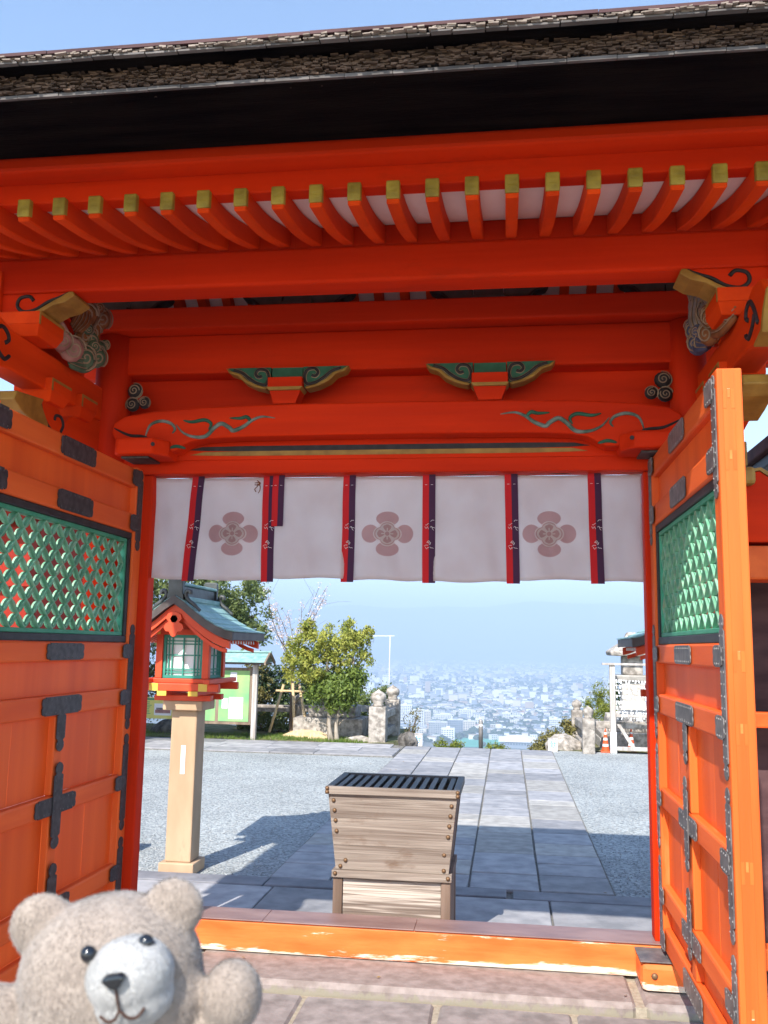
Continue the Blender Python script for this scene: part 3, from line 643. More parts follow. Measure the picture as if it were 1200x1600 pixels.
    pb = MB().box(xb0, xb1, -.21, -.003, -.034, .098).build('pivot_socket', M['sill'], gate, bev=.03)
    MB().box(xb0 - .003, xb1 + .003, -.213, -.001, .0985, .1045).build('socket_plate', M['iron_grey'], pb, bev=.004)
    MB().lathe([(.016, 0), (.013, .006), (.004, .010)], ((xb0 + .06) if s < 0 else (xb1 - .06), -.2105, .04), 10, Matrix.Rotation(PI / 2, 3, 'X')).build('nail_head', M['brass'], pb, smooth=True)

# sill
sl = MB().box(-1.62, 1.60, 0, .19, -.036, .1175).build('sill', M['sill'], gate, bev=.012)
for a, b in ((-1.62, -.62), (-.618, .16), (.162, 1.60)): MB().box(a, b, -.008, .195, .1178, .1235).build('sill_plate', M['sillcap'], sl, bev=.002)

# side bays beyond the pillars
def side_bay(s):
    w_ = thing('side_bay', 'red side bay of the gate, inner shade set as dark boards, behind the right door leaf', 'side bay', (s * 2.3, .1, -.1))
    X_ = lambda a, b: (min(s * a, s * b), max(s * a, s * b))
    def bx(n, m, a, b, y0, y1, z0, z1, bev=.008): x0, x1 = X_(a, b); return MB().box(x0, x1, y0, y1, z0, z1).build(n, M[m], w_, bev=bev)
    bx('post', 'red_z', 2.85, 3.03, -.1, .08, -.1, 2.45); bx('post', 'red_z', 1.715, 1.79, -.03, .06, -.05, 2.3)
    bx('tie_rail', 'door', 1.72, 3.2, -.34, -.12, 1.86, 2.02, .012)
    bx('upper_rail', 'red', 1.72, 3.1, -.02, .08, 2.28, 2.36)
    bx('rail', 'door', 1.79, 2.85, -.08, .02, 1.16, 1.235); bx('rail', 'door', 1.79, 2.85, -.08, .02, .05, .15)
    for k in range(5): bx('interior_shade_board', 'roof_dark', 1.70 + k * .29, 1.987 + k * .29, .16 + .004 * (k % 2), .19, -.1, 2.28, 0)  # dark boards stand in for the shade inside the bay
    bx('lintel_board', 'red', 1.72, 3.0, -.06, -.02, 2.037, 2.27)
    pr = [(1.735, 2.04), (1.735, 2.30), (1.77, 2.375), (1.83, 2.385), (1.89, 2.34), (1.93, 2.22), (1.95, 2.04)]
    c = MB().prism([(s * u, v) for u, v in pr], xz(0), -.30, -.062).build('carved_bracket', M['red'], w_, bev=.006)
    MB().prism([(s * u, v) for u, v in [(1.77, 2.377), (1.83, 2.387), (1.892, 2.342), (1.932, 2.22), (1.952, 2.04), (1.965, 2.04), (1.945, 2.23), (1.90, 2.36), (1.835, 2.402), (1.765, 2.39)]], xz(0), -.305, -.06).build('gilt_edge', M['gold'], c)
    MB().box(*X_(1.715, 1.765), -.35, -.22, 2.40, 2.52).build('cap_block', M['gold'], w_, bev=.006)
    MB().box(*X_(1.705, 1.80), -.36, -.20, 2.31, 2.398).build('cap_block', M['gold'], w_, bev=.02)
    bx('eave', 'black', 1.95, 3.5, -.1, .5, 2.47, 2.53); bx('roof', 'roof_dark', 1.92, 3.5, -.15, .6, 2.532, 2.60)
    return w_
side_bay(1)
lr = thing('side_fence', 'low red rail fence beside the gate, behind the left door leaf', 'fence', (-2.4, .1, -.1))
for n_a, m_a, b_a in (('post', 'red_z', (-3.03, -2.85, -.1, .08, -.1, 1.3)), ('rail', 'door', (-2.85, -1.72, -.05, .02, .98, 1.05)), ('rail', 'door', (-2.85, -1.72, -.05, .02, .10, .20))): MB().box(*b_a).build(n_a, M[m_a], lr, bev=.008)
M['hall_red'] = mat('darkened_hall_paint', (.22, .010, .002), (.30, .016, .003), 3, rough=.7, bump=.1)  # vermilion darkened in the colour against the full sun on the hall front
hall = thing('red_hall', 'red side hall with white panels and dark roof, glimpsed only through the left lattice', 'hall', (-8.5, 9, -.17))
for k in range(6):
    MB().box(-13.3 + 1.35 * k, -13.1 + 1.35 * k, 7.8, 8.0, -.17, 3.3).build('post', M['hall_red'], hall, bev=.01)
    if k < 5: MB().box(-13.1 + 1.35 * k, -11.95 + 1.35 * k, 7.88, 7.95, .4, 3.2).build('wall_panel', M['hall_red'], hall)
MB().box(-13.4, -6.3, 7.75, 8.05, 3.301, 3.5).build('head_rail', M['hall_red'], hall, bev=.01); MB().box(-13.4, -6.3, 7.74, 8.06, 2.3, 2.45).build('tie_rail', M['hall_red'], hall, bev=.01)
MB().prism([(7.2, 3.51), (11.5, 3.51), (9.4, 4.3)], lambda u, v, w_: (w_, u, v), -13.9, -6.0).build('roof', M['roof_dark'], hall)
MB().box(-13.3, -6.35, 8.06, 11, -.17, 3.5).build('hall_body', M['hall_red'], hall)

# ------------------------------------------------------------------ door leaves
def bar_outline(L, H):
    a, h = L / 2, H / 2
    q = [(a - .030, h), (a - .028, h * .78), (a - .016, h * .92), (a - .004, h * .78), (a, h * .35), (a - .006, 0)]
    r = q + [(x, -z) for x, z in reversed(q[:-1])]
    l = [(-x, -z) for x, z in r]
    return r + l
def strip_outline(L, W_):
    a, h = L / 2, W_ / 2
    q = [(a - .060, h), (a - .052, h * .55), (a - .040, h * .80), (a - .020, h * .85), (a - .006, h * .5), (a, 0)]
    r = q + [(x, -z) for x, z in reversed(q[:-1])]
    return r + [(-x, -z) for x, z in r]
pet = MB()                                                # one pointed petal with a raised rib and rim
Lp = .0835
for i, t in enumerate((0, .14, .32, .5, .68, .86, 1)):
    hw = .0215 * math.sin(PI * t) ** .8
    x = (t - .5) * Lp; k = 1 if 0 < i < 6 else 0
    pet.v += [(x, -hw, -.006), (x, -hw * .90, .007), (x, -hw * .66, -.002), (x, 0 - .0022, -.001 + .004 * (1 - k)), (x, 0, .011), (x, .0022, -.001 + .004 * (1 - k)), (x, hw * .66, -.002), (x, hw * .90, .007), (x, hw, -.006)]
for i in range(6):
    for k in range(8): pet.f.append((i * 9 + k, i * 9 + k + 1, i * 9 + 10 + k, i * 9 + 9 + k)); pet.mi.append(0)
    pet.f.append((i * 9, i * 9 + 9, i * 9 + 17, i * 9 + 8)); pet.mi.append(0)
pet_me = pet.mesh('petal', M['green'])

def door(s, xf, y0, th, label, iron, stud):
    """s=-1 hung at the left post, +1 at the right; u runs from the hinge, w out of the seen face"""
    fn = lambda p: (xf - s * p[1], y0 - p[0], p[2] + (.012 if s > 0 else -.022))
    root = thing('gate_door', label, 'door', (xf + s * th / 2, y0 - .8, .1), 'door leaves of the gate')
    def bx(n, m, u0, u1, w0, w1, z0, z1, par=root, bev=.006): return MB(fn).box(u0, u1, w0, w1, z0, z1).build(n, M[m], par, bev=bev)
    L = 1.585
    bx('stile', 'door_z', 0, .10, -th, 0, .10, 2.50); bx('stile', 'door_z', L - .095, L, -th, 0, .10, 2.50)
    rails = [(.105, .21), (.315, .405), (.765, .855), (1.205, 1.30), (1.45, 1.54), (2.135, 2.24), (2.385, 2.49)]
    for a, b in rails: bx('rail', 'door', .1005, L - .0955, -th + .004, -.003, a, b, bev=.010)
    bx('muntin', 'door_z', .76, .84, -th + .006, -.006, .2105, .3145); bx('muntin', 'door_z', .76, .84, -th + .006, -.006, .4055, .7645); bx('muntin', 'door_z', .76, .84, -th + .006, -.006, .8555, 1.2045)
    for z0, z1 in ((.21, .315), (.405, .765), (.855, 1.205)):
        for u0, u1 in ((.1, .425), (.425, .76), (.84, 1.16), (1.16, L - .095)):
            d = random.uniform(0, .002); bx('panel_board', 'panel', u0 + .0008, u1 - .0008, -th + .012, -.036 - d, z0, z1, bev=.0015)
    for z0, z1 in ((1.30, 1.45), (2.24, 2.385)): bx('panel_board', 'panel', .1, L - .095, -th + .012, -.036, z0, z1, bev=0)
    # thin bead inside each frame
    # lattice: black frame, green frame, petals
    za, zb, ua, ub = 1.541, 2.134, .1008, L - .0958
    fr = MB(fn)
    for b in ((ua, ub, za, za + .035), (ua, ub, zb - .035, zb), (ua, ua + .035, za + .0355, zb - .0355), (ub - .035, ub, za + .0355, zb - .0355)): fr.box(b[0], b[1], -th * .8, -.012, b[2], b[3])
    lat = fr.build('lattice', M['black'], root, bev=.004)
    g = MB(fn); a0, a1, c0, c1 = ua + .0355, ub - .0355, za + .0355, zb - .0355
    for b in ((a0, a1, c0, c0 + .02), (a0, a1, c1 - .02, c1), (a0, a0 + .02, c0 + .0205, c1 - .0205), (a1 - .02, a1, c0 + .0205, c1 - .0205)): g.box(b[0], b[1], -.06, -.022, b[2], b[3])
    g.build('inner_frame', M['green_frame'], lat, bev=.003)
    u0, u1, z0, z1 = a0 + .02, a1 - .02, c0 + .02, c1 - .02
    nu = 21; nz = 8; du = (u1 - u0) / nu; dz = (z1 - z0) / nz
    for i in range(nu):
        for j in range(nz):
            up = (i + j) % 2 == 0
            cu, cz = u0 + (i + .5) * du, z0 + (j + .5) * dz
            d = Vector((du, dz if up else -dz)); sc = d.length / Lp * .985; d.normalize()
            ex = Vector((0, -d.x, d.y)); ez = Vector((-s, 0, 0)); ey = ez.cross(ex)
            R3 = Matrix((ex, ey, ez)).transposed()
            P = Vector(fn((cu, -.040, cz)))
            Mx = Matrix.Translation(P) @ R3.to_4x4() @ Matrix.Diagonal((sc, sc, .65, 1))
            place('petal', pet_me, Mx, lat)
    hu, hz_ = (u1 - u0), (z1 - z0)
    def dbar(c, up):
        pts = []
        for i in range(nu + 1):
            j = (i - c) if up else (c - i)
            if 0 <= j <= nz: pts.append((u0 + i * du, z0 + j * dz))
        if len(pts) < 2: return
        a, b = Vector(pts[0]), Vector(pts[-1]); d = (b - a).normalized(); n = Vector((-d.y, d.x)) * .0032
        w0, w1 = (-.041, -.027) if up else (-.0415, -.0278)
        q = [a - n, b - n, b + n, a + n]
        MB(fn).hexa([(p.x, w0, p.y) for p in q] + [(p.x, w1, p.y) for p in q]).build('diagonal_bar', M['green'], lat)
    for c in range(-8, 22, 2): dbar(c, True)
    for c in range(2, 30, 2): dbar(c, False)
    # iron fittings
    def plate(outl, cu, cz, vert=False, w0=.0005, thk=.0045, nst=None):
        pts = [(cu + (b if vert else a), cz + (a if vert else b)) for a, b in outl]
        o = MB().prism(pts, lambda u, v, w_: fn((u, w_, v)), w0, w0 + thk).build('iron_fitting', M[iron], root, bev=.0012)
        us = [p[0] for p in outl]; vs_ = [p[1] for p in outl]; A, B = max(us) - .035, max(vs_) - .012
        sm = MB(); n = max(2, int(2 * A / .04))
        for k in range(n + 1):
            for sg in (-1, 1):
                a, b = -A + 2 * A * k / n, sg * B
                pu, pv = (cu + (b if vert else a)), cz + (a if vert else b); r = .0036
                top_ = fn((pu, w0 + thk + .003, pv))
                sm.add([fn((pu - r, w0 + thk, pv - r)), fn((pu + r, w0 + thk, pv - r)), fn((pu + r, w0 + thk, pv + r)), fn((pu - r, w0 + thk, pv + r)), top_], [(0, 1, 4), (1, 2, 4), (2, 3, 4), (3, 0, 4)])
        sm.build('studs', M[stud], o, kind='stuff')
    H = lambda a, b: ((a + b) / 2)
    for a, b in (rails[6], rails[5], rails[4]): plate(bar_outline(.36, b - a - .012), .80, H(a, b))
    a, b = rails[3]; plate(bar_outline(.38, b - a - .012), .80, H(a, b)); plate(strip_outline(.22, .082), .80, a - .050, True, .0003, .0038)
    a, b = rails[2]; plate(bar_outline(.38, b - a - .012), .80, H(a, b)); plate(strip_outline(.38, .082), .80, H(a, b), True, .0052)
    a, b = rails[1]; plate(bar_outline(.38, b - a - .012), .80, H(a, b)); plate(strip_outline(.28, .082), .80, H(a, b) + .06, True, .0052)
    plate(bar_outline(.38, .09), .80, .158)
    for uc, dr in ((.055, 1), (L - .052, -1)):
        for z0, z1 in ((2.04, 2.49), (1.08, 1.64), (.56, 1.06), (.11, .53)): plate(strip_outline(z1 - z0, .066), uc, (z0 + z1) / 2, True)
        for a, b in rails: plate(bar_outline(.13, b - a - .014), uc + dr * .055, H(a, b), False, .0052)
    return root
door(-1, -1.395, .03, .05, 'left door leaf swung open in shade, green petal lattice and dark iron straps', 'iron', 'stud')
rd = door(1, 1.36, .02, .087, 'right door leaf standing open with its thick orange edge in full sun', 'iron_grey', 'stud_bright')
MB().box(1.379, 1.418, -1.5675, -1.5652, .115, 2.508).build('stile_bead', M['door_z'], rd, bev=.001)
# joinery seen in the sunlit edge of the right leaf: tenon ends and a mended strip
for z in (2.40, 2.18, 1.49, 1.25, .81, .36, .155):
    for xx_ in (1.385, 1.412): MB().box(xx_ - .006, xx_ + .006, -1.5686, -1.5668, z - .035, z + .035).build('tenon_end', M['door_z'], rd, bev=.0005)
    MB().box(1.394, 1.403, -1.5690, -1.5680, z + .004, z + .036).build('peg', M['sill'], rd)

# ------------------------------------------------------------------ hanging curtain
def cy(x, z):
    t = max(0, min(1, (2.45 - z) / .58))
    return .085 + .013 * t * math.sin(x * 9.1 + .6) + .010 * t * math.sin(x * 23 + z * 6) + .005 * math.sin(x * 47 + z * 9) * t + .004 * math.sin(x * 14.4 - z * 21) * (1 - t * .5)
noren = thing('shrine_curtain', 'white split curtain with pink flower crests and red-purple ribbons hanging under the lintel', 'curtain', (0, .085, 2.46))
edges = [(-1.353, -1.118), (-1.118, -.68), (-.68, -.231), (-.231, .21), (.21, .656), (.656, 1.092), (1.092, 1.333)]
panels = []
for k, (a, b) in enumerate(edges):
    nx, nz = 26, 20; vs, fs = [], []
    a_, b_ = a + .002, b - .002
    for j in range(nz + 1):
        t = j / nz; z = 2.447 - t * (.572 + .008 * math.sin(k * 2.1))
        for i in range(nx + 1):
            x = a_ + (b_ - a_) * i / nx
            sag = .012 * math.sin(PI * i / nx) * (1 - t) ** 2
            z_ = z + .004 * t * math.sin(x * 17 + k)
            vs.append((x - (.028 * t if k == 0 and i == nx else 0) - (.028 * t if k == 1 and i == 0 else 0), cy(x, z), z_ - sag * .4))
    for j in range(nz):
        for i in range(nx): q = j * (nx + 1) + i; fs.append((q, q + 1, q + nx + 2, q + nx + 1))
    mb = MB(); mb.add(vs, fs); p = mb.build('cloth_panel', M['cloth'], noren, smooth=True); panels.append(p)
    so = p.modifiers.new('solid', 'SOLIDIFY'); so.thickness = .0015; so.offset = 0
def ell(cx, cz, rx, rz, n=24, a0=0): return [(cx + rx * math.cos(a0 + 2 * PI * i / n), cz + rz * math.sin(a0 + 2 * PI * i / n)) for i in range(n)]
def flat(mb, pts, d):
    """print laid on the cloth, following its folds"""
    cxm = sum(p[0] for p in pts) / len(pts); czm = sum(p[1] for p in pts) / len(pts)
    R = [(cxm, czm)]
    for f in (.34, .67, 1): R += [(cxm + (x - cxm) * f, czm + (z - czm) * f) for x, z in pts]
    n = len(pts); vs = [(x, cy(x, z) - d, z) for x, z in R]
    fs = [(0, 1 + i, 1 + (i + 1) % n) for i in range(n)]
    for r in range(2):
        b = 1 + r * n; fs += [(b + i, b + n + i, b + n + (i + 1) % n, b + (i + 1) % n) for i in range(n)]
    mb.add(vs, fs)
def crest(cx, cz, s, par):
    mb = MB()
    for dx, dz in ((0, .083), (0, -.083), (.093, 0), (-.093, 0)):
        mb.m = 0; flat(mb, ell(cx + dx * s, cz + dz * s, (.062 if dx == 0 else .048) * s, (.040 if dx == 0 else .050) * s), .0016)
    def q4(R_):
        o = []
        for i in range(64):
            a = 2 * PI * i / 64; b_ = (a + PI / 4) % (PI / 2) - PI / 4; c_ = R_ * .44; q = R_ * .60
            r = c_ * math.cos(b_) + math.sqrt(max(0, q * q - (c_ * math.sin(b_)) ** 2)); o.append((cx + s * r * math.cos(a) * 1.06, cz + s * r * math.sin(a) * .94))
        return o
    mb.m = 1; flat(mb, q4(.071), .0022); mb.m = 0; flat(mb, q4(.0635), .0028); mb.m = 1; flat(mb, q4(.0585), .0034)
    mb.m = 0
    for k in range(4):
        a = k * PI / 2; c, s_ = math.cos(a), math.sin(a)
        pt = [(.012, -.004), (.026, -.016), (.038, -.021), (.046, -.015), (.047, -.010), (.051, -.005), (.051, 0), (.051, .005), (.047, .010), (.046, .015), (.038, .021), (.026, .016), (.012, .004)]
        flat(mb, [(cx + s * (u * c - v * s_) * 1.06, cz + s * (u * s_ + v * c)) for u, v in pt], .0040)
    mb.m = 1; flat(mb, ell(cx, cz, .016 * s, .016 * s, 16), .0046)
    for k in range(4):
        a = k * PI / 2; c, s_ = math.cos(a), math.sin(a)
        flat(mb, [(cx + s * (u * c - v * s_), cz + s * (u * s_ + v * c)) for u, v in ((.012, -.003), (.032, -.003), (.032, .003), (.012, .003))], .0047)
    mb.m = 0; flat(mb, ell(cx, cz, .012 * s, .012 * s, 16), .0053)
    mb.build('flower_crest', [M['crest'], M['cloth']], par)
for k, cx in ((1, -.885), (3, -.018), (5, .850)): crest(cx, 2.128, 1.0, panels[k])
def ribbon(xt, xb, wd, zt, zb, d, marks=True):
    mb = MB(); n = 12; sk = xb - xt
    for half, m in ((0, 0), (1, 1)):
        mb.m = m; vs, fs = [], []
        for j in range(n + 1):
            t = j / n; z = zt + (zb - zt) * t; x0 = xt + sk * t - wd / 2 + half * wd / 2; x1 = x0 + wd / 2
            vs += [(x0, cy(xt, z) - d - .003 * math.sin(5 * t + half), z), (x1, cy(xt, z) - d - .003 * math.sin(5 * t + half + .5), z)]
        for j in range(n): fs.append((2 * j, 2 * j + 1, 2 * j + 3, 2 * j + 2))
        mb.add(vs, fs)
    o = mb.build('ribbon', [M['rib_red'], M['rib_purple']], noren)
    so = o.modifiers.new('solid', 'SOLIDIFY'); so.thickness = .002; so.offset = 0
    em = MB()
    def stroke(pts):
        P = [(xt + sk * (zt - z) / (zt - zb) + x, cy(xt, z) - d - .0065, z) for x, z in pts]; em.tube(smooth_path(P, 3), .0011, 4)
    if marks:
        for zc in (2.176, 2.065):
            for k in range(5):
                r = random.Random(k * 7 + int(zc * 100)); x, z = r.uniform(-.024, .016), zc + r.uniform(-.018, .018)
                stroke([(x, z), (x + .007, z + r.uniform(-.012, .012)), (x + .014, z + r.uniform(-.012, .010)), (x + .020, z + r.uniform(-.02, .008))])
    for xx_ in (-.016, .016): stroke([(xx_ - .006, 2.395), (xx_, 2.3955), (xx_ + .006, 2.395)])
    em.build('stitched_mark', M['paper'], o)
for xt, xb in ((-1.095, -1.130), (-.684, -.684), (-.231, -.231), (.208, .210), (.650, .660), (1.088, 1.096)): ribbon(xt, xb, .070, 2.452, 1.862, .010)
ribbon(-.628, -.632, .066, 2.464, 2.168, .018, False)
# cord along the top, with a loose knot
P = [(-1.35 + 2.69 * i / 60, .08, 2.452 + .006 * abs(math.sin(i * PI / 10)) + .002 * math.sin(i * 1.7)) for i in range(61)]
MB().tube(P, .0028, 5).build('hanging_cord', M['trunk_dark'], noren)
kn = MB(); kn.tube(smooth_path([(-.752, .068, 2.425), (-.738, .06, 2.41), (-.75, .062, 2.39), (-.764, .064, 2.375), (-.755, .06, 2.36)]), .0028, 5); kn.tube(smooth_path([(-.752, .064, 2.405), (-.735, .062, 2.395), (-.733, .06, 2.37), (-.742, .06, 2.352)]), .0026, 5); kn.tube(smooth_path([(-.765, .064, 2.41), (-.735, .06, 2.412), (-.738, .06, 2.398), (-.765, .062, 2.4)]), .0028, 5)
kn.build('cord_knot', M['carve_brown'], noren)
# ------------------------------------------------------------------ offertory box
def offertory_box():
    B0 = -.195                                            # underside before the size is set below
    bx_ = thing('offertory_box', 'weathered wooden offertory box with slatted top, flared sides and brass nails behind the sill', 'offertory box', (0, 0, 0))
    def b(n, m, v8, bev=.004): return MB().hexa(v8).build(n, M[m], bx_, bev=bev)
    def box(n, m, *a, bev=.004): return MB().box(*a).build(n, M[m], bx_, bev=bev)
    yf, yb = .62, 1.215
    cx = -.036
    # base: posts, boards, rail
    for x0 in (cx - .340, cx + .285):
        for y0 in (.645, 1.135): box('leg', 'box_dark', x0, x0 + .055, y0, y0 + .055, B0, .197)
    box('base_board', 'box_pale', cx - .2845, cx + .2845, .660, .680, B0 + .15, .196); box('base_board', 'box_pale', cx - .2845, cx + .2845, .662, .681, B0 + .005, B0 + .1485)
    box('base_board', 'box_dark', cx - .335, cx - .315, .701, 1.134, B0 + .005, .196); box('base_board', 'box_dark', cx + .315, cx + .335, .701, 1.134, B0 + .005, .196); box('base_board', 'box_dark', cx - .2845, cx + .2845, 1.165, 1.18, B0 + .005, .196)
    r = box('base_rail', 'box_wood', cx - .347, cx + .347, .630, .685, .1975, .238); box('base_rail', 'box_dark', cx - .347, cx - .30, .6855, 1.195, .1975, .237); box('base_rail', 'box_dark', cx + .30, cx + .347, .6855, 1.195, .1975, .237); box('base_rail', 'box_dark', cx - .2995, cx + .2995, 1.15, 1.195, .1975, .237)
    # flared front, three planks
    zs = [.2385, .375, .53, .664]
    wid = lambda z: .328 + (.376 - .328) * (z - .2385) / .4255
    yy = lambda z: .655 - .030 * (z - .2385) / .4255
    front = []
    for i, (a, c) in enumerate(zip(zs, zs[1:])):
        a2, c2 = a + .0006, c - .0006
        front.append(b('front_plank', 'box_wood', [(cx - wid(a2), yy(a2), a2), (cx + wid(a2), yy(a2), a2), (cx + wid(a2), yy(a2) + .024, a2), (cx - wid(a2), yy(a2) + .024, a2), (cx - wid(c2), yy(c2), c2), (cx + wid(c2), yy(c2), c2), (cx + wid(c2), yy(c2) + .024, c2), (cx - wid(c2), yy(c2) + .024, c2)], .002))
    z0, z1 = .2385, .664
    for sg in (-1, 1):
        xa, xb = cx + sg * (wid(z0) - .004), cx + sg * (wid(z1) - .004)
        i_ = -sg * .024
        lo = [(min(xa, xa + i_), yy(z0) + .0245, z0), (max(xa, xa + i_), yy(z0) + .0245, z0), (max(xa, xa + i_), 1.17, z0), (min(xa, xa + i_), 1.17, z0)]
        hi = [(min(xb, xb + i_), yy(z1) + .0245, z1), (max(xb, xb + i_), yy(z1) + .0245, z1), (max(xb, xb + i_), 1.20, z1), (min(xb, xb + i_), 1.20, z1)]
        b('side_board', 'box_dark', lo + hi, .003)
    b('back_board', 'box_dark', [(cx - .328, 1.171, z0), (cx + .328, 1.171, z0), (cx + .328, 1.195, z0), (cx - .328, 1.195, z0), (cx - .376, 1.201, z1), (cx + .376, 1.201, z1), (cx + .376, 1.225, z1), (cx - .376, 1.225, z1)], .003)
    box('inner_floor', 'black', cx - .34, cx + .34, .70, 1.165, .50, .51)
    # rim and slats
    rim = box('rim', 'box_wood', cx - .392, cx + .392, .606, .640, .6648, .708, bev=.004)
    box('rim', 'box_slat', cx - .392, cx + .392, 1.20, 1.235, .6648, .708); box('rim', 'box_slat', cx - .392, cx - .352, .6405, 1.1995, .6648, .707); box('rim', 'box_slat', cx + .352, cx + .392, .6405, 1.1995, .6648, .707)
    sl_me = MB().hexa([(-.011, 0, -.03), (.011, 0, -.03), (.011, .559, -.03), (-.011, .559, -.03), (-.016, 0, 0), (.016, 0, 0), (.016, .559, 0), (-.016, .559, 0)]).mesh('slat', M['box_slat'])
    for k in range(13):
        x = cx - .325 + .650 * k / 12
        o = place('slat', sl_me, Matrix.Translation((x, .6405, .700)), bx_); bevel(o, .003, 1)
    # nails
    nb = MB(); nb.lathe([(.0125, 0), (.0115, .005), (.007, .010), (.002, .012)], (0, 0, 0), 12, Matrix.Rotation(PI / 2, 3, 'X')); nme = nb.mesh('nail', M['brass'], smooth=True)
    for z in (.628, .572, .515, .455): 
        for sg in (-1, 1): place('nail', nme, Matrix.Translation((cx + sg * (wid(z) - .028), yy(z) - .0005, z + (.0 if sg < 0 else -.008))), bx_)
    for sg in (-1, 1):
        for z in (.699, .678): place('nail', nme, Matrix.Translation((cx + sg * .380, .6055, z)), bx_)
        place('nail', nme, Matrix.Translation((cx + sg * .326, .6295, .222)), bx_)
        place('nail', nme, Matrix.Translation((cx + sg * .300, yy(.26), .258)), bx_)
        place('nail', nme, Matrix.Translation((cx + sg * .250 - .02, yy(.30) - .0003, .292)), bx_) if sg < 0 else place('nail', nme, Matrix.Translation((cx + .302, yy(.3) - .0003, .345)), bx_)
    bx_.scale = (.968, .968, .968); bx_.location = (.020, -.154, .0486)
offertory_box()

# ------------------------------------------------------------------ wooden lanterns with copper roofs
def lantern(loc, label):
    root = thing('wooden_lantern', label, 'lantern', loc, 'copper-roofed lanterns flanking the path')
    X, Y, Z = loc
    fn = lambda p: (X + p[0], Y + p[1], Z + p[2])
    def bx(n, m, *b, bev=.004, par=root): return MB(fn).box(*b).build(n, M[m], par, bev=bev)
    bx('plinth', 'post_tan', -.135, .135, -.135, .135, 0, .085, bev=.008)
    post = bx('post', 'post_tan', -.1, .1, -.1, .1, .0855, 1.19, bev=.01)
    bx('plaque', 'white_board', -.012, .024, -.1035, -.1005, .72, .93, par=post, bev=.001)
    bx('post_collar', 'post_tan', -.155, .155, -.155, .155, 1.1905, 1.262, bev=.008)
    for sy in (-1, 1):
        bx('bearer', 'lan_red', -.22, .22, sy * .13 - .035, sy * .13 + .035, 1.2625, 1.305); 
    for sx in (-1, 1): 
        o = bx('bearer', 'lan_red', sx * .12 - .035, sx * .12 + .035, -.27, .27, 1.3052, 1.338)
        for sy in (-1, 1): bx('yellow_end', 'yellow', sx * .12 - .036, sx * .12 + .036, sy * .2755 - .005, sy * .2755 + .005, 1.304, 1.339, par=o, bev=.001)
    for sy in (-1, 1):
        o = bx('tray_rail', 'lan_red', -.31, .31, sy * .24 - .025, sy * .24 + .025, 1.3385, 1.395, bev=.006)
        for sx in (-1, 1): bx('yellow_end', 'yellow', sx * .19 - .034, sx * .19 + .034, sy * .2665 - .0015, sy * .2665 + .0015, 1.339, 1.3945, par=o, bev=.0005)
    for sx in (-1, 1): bx('tray_rail', 'lan_red', sx * .24 - .025, sx * .24 + .025, -.34, .34, 1.3955, 1.43, bev=.006)
    bx('tray', 'lan_red', -.22, .22, -.22, .22, 1.396, 1.428)
    for sx in (-1, 1):
        for sy in (-1, 1): bx('corner_post', 'lan_red', sx * .182 - .026, sx * .182 + .026, sy * .182 - .026, sy * .182 + .026, 1.4305, 1.80)
    bx('head_rail', 'lan_red', -.22, .22, -.215, .215, 1.755, 1.80)
    for sx in (-1, 1):
        for sy in (-1, 1): bx('yellow_end', 'yellow', sx * .20 - .025, sx * .20 + .025, sy * .217 - .003, sy * .217 + .003, 1.757, 1.80, bev=.001)
    # window lattices
    for face in range(4):
        a = face * PI / 2; ca, sa = math.cos(a), math.sin(a)
        f2 = lambda p: fn((p[0] * ca - p[1] * sa, p[0] * sa + p[1] * ca, p[2]))
        fr = MB(f2); h = .1555; z0, z1 = 1.431, 1.754
        fr.box(-h, h, -.19, -.17, z0, z0 + .022); fr.box(-h, h, -.19, -.17, z1 - .022, z1); fr.box(-h, -h + .02, -.19, -.17, z0 + .0221, z1 - .0221); fr.box(h - .02, h, -.19, -.17, z0 + .0221, z1 - .0221)
        wdw = fr.build('window', M['teal'], root)
        MB(f2).box(-h + .02, h - .02, -.168, -.162, z0 + .02, z1 - .02).build('paper_pane', M['paper'], wdw)
        for x in (-.115, -.088, .0, .088, .115): MB(f2).box(x - .0045, x + .0045, -.186, -.176, z0 + .022, z1 - .022).build('bar', M['teal'], wdw)
        for z in (z0 + .045, z0 + .068, (z0 + z1) / 2 + .01, z1 - .068, z1 - .045): MB(f2).box(-h + .02, h - .02, -.1835, -.1785, z - .0045, z + .0045).build('bar', M['teal'], wdw)
    # roof
    RP = [(0, 2.045), (.07, 2.00), (.15, 1.935), (.24, 1.872), (.33, 1.822), (.40, 1.795), (.455, 1.782)]
    zz = lambda x: np.interp(abs(x), [p[0] for p in RP], [p[1] for p in RP])
    up = [(-x, z) for x, z in reversed(RP)] + RP[1:]
    def strip_(n, m, d0, d1, y0, y1, par=root, xm=1.0):
        a = [(x * xm, z - d0) for x, z in up]; b = [(x * xm, z - d1) for x, z in up]
        mb = MB(fn)
        for (p, q, r, t) in zip(a, a[1:], b, b[1:]):
            mb.hexa([(r[0], y0, r[1]), (t[0], y0, t[1]), (t[0], y1, t[1]), (r[0], y1, r[1]), (p[0], y0, p[1]), (q[0], y0, q[1]), (q[0], y1, q[1]), (p[0], y1, p[1])])
        return mb.build(n, M[m], par)
    rf = strip_('roof', 'copper_edge', .008, .062, -.415, .415)
    for sy in (-1, 1):
        strip_('verge', 'copper_edge', .004, .066, sy * .4300 - .0145, sy * .4300 + .0145, rf, 1.0)
        strip_('bargeboard', 'lan_red', .068, .125, sy * .385 - .018, sy * .385 + .018, root, .93)
        strip_('bargeboard', 'lan_red', .126, .155, sy * .36 - .014, sy * .36 + .014, root, .86)
    gp = [(-.20, 1.80), (.20, 1.80), (.14, 1.86), (.0, 1.94), (-.14, 1.86)]
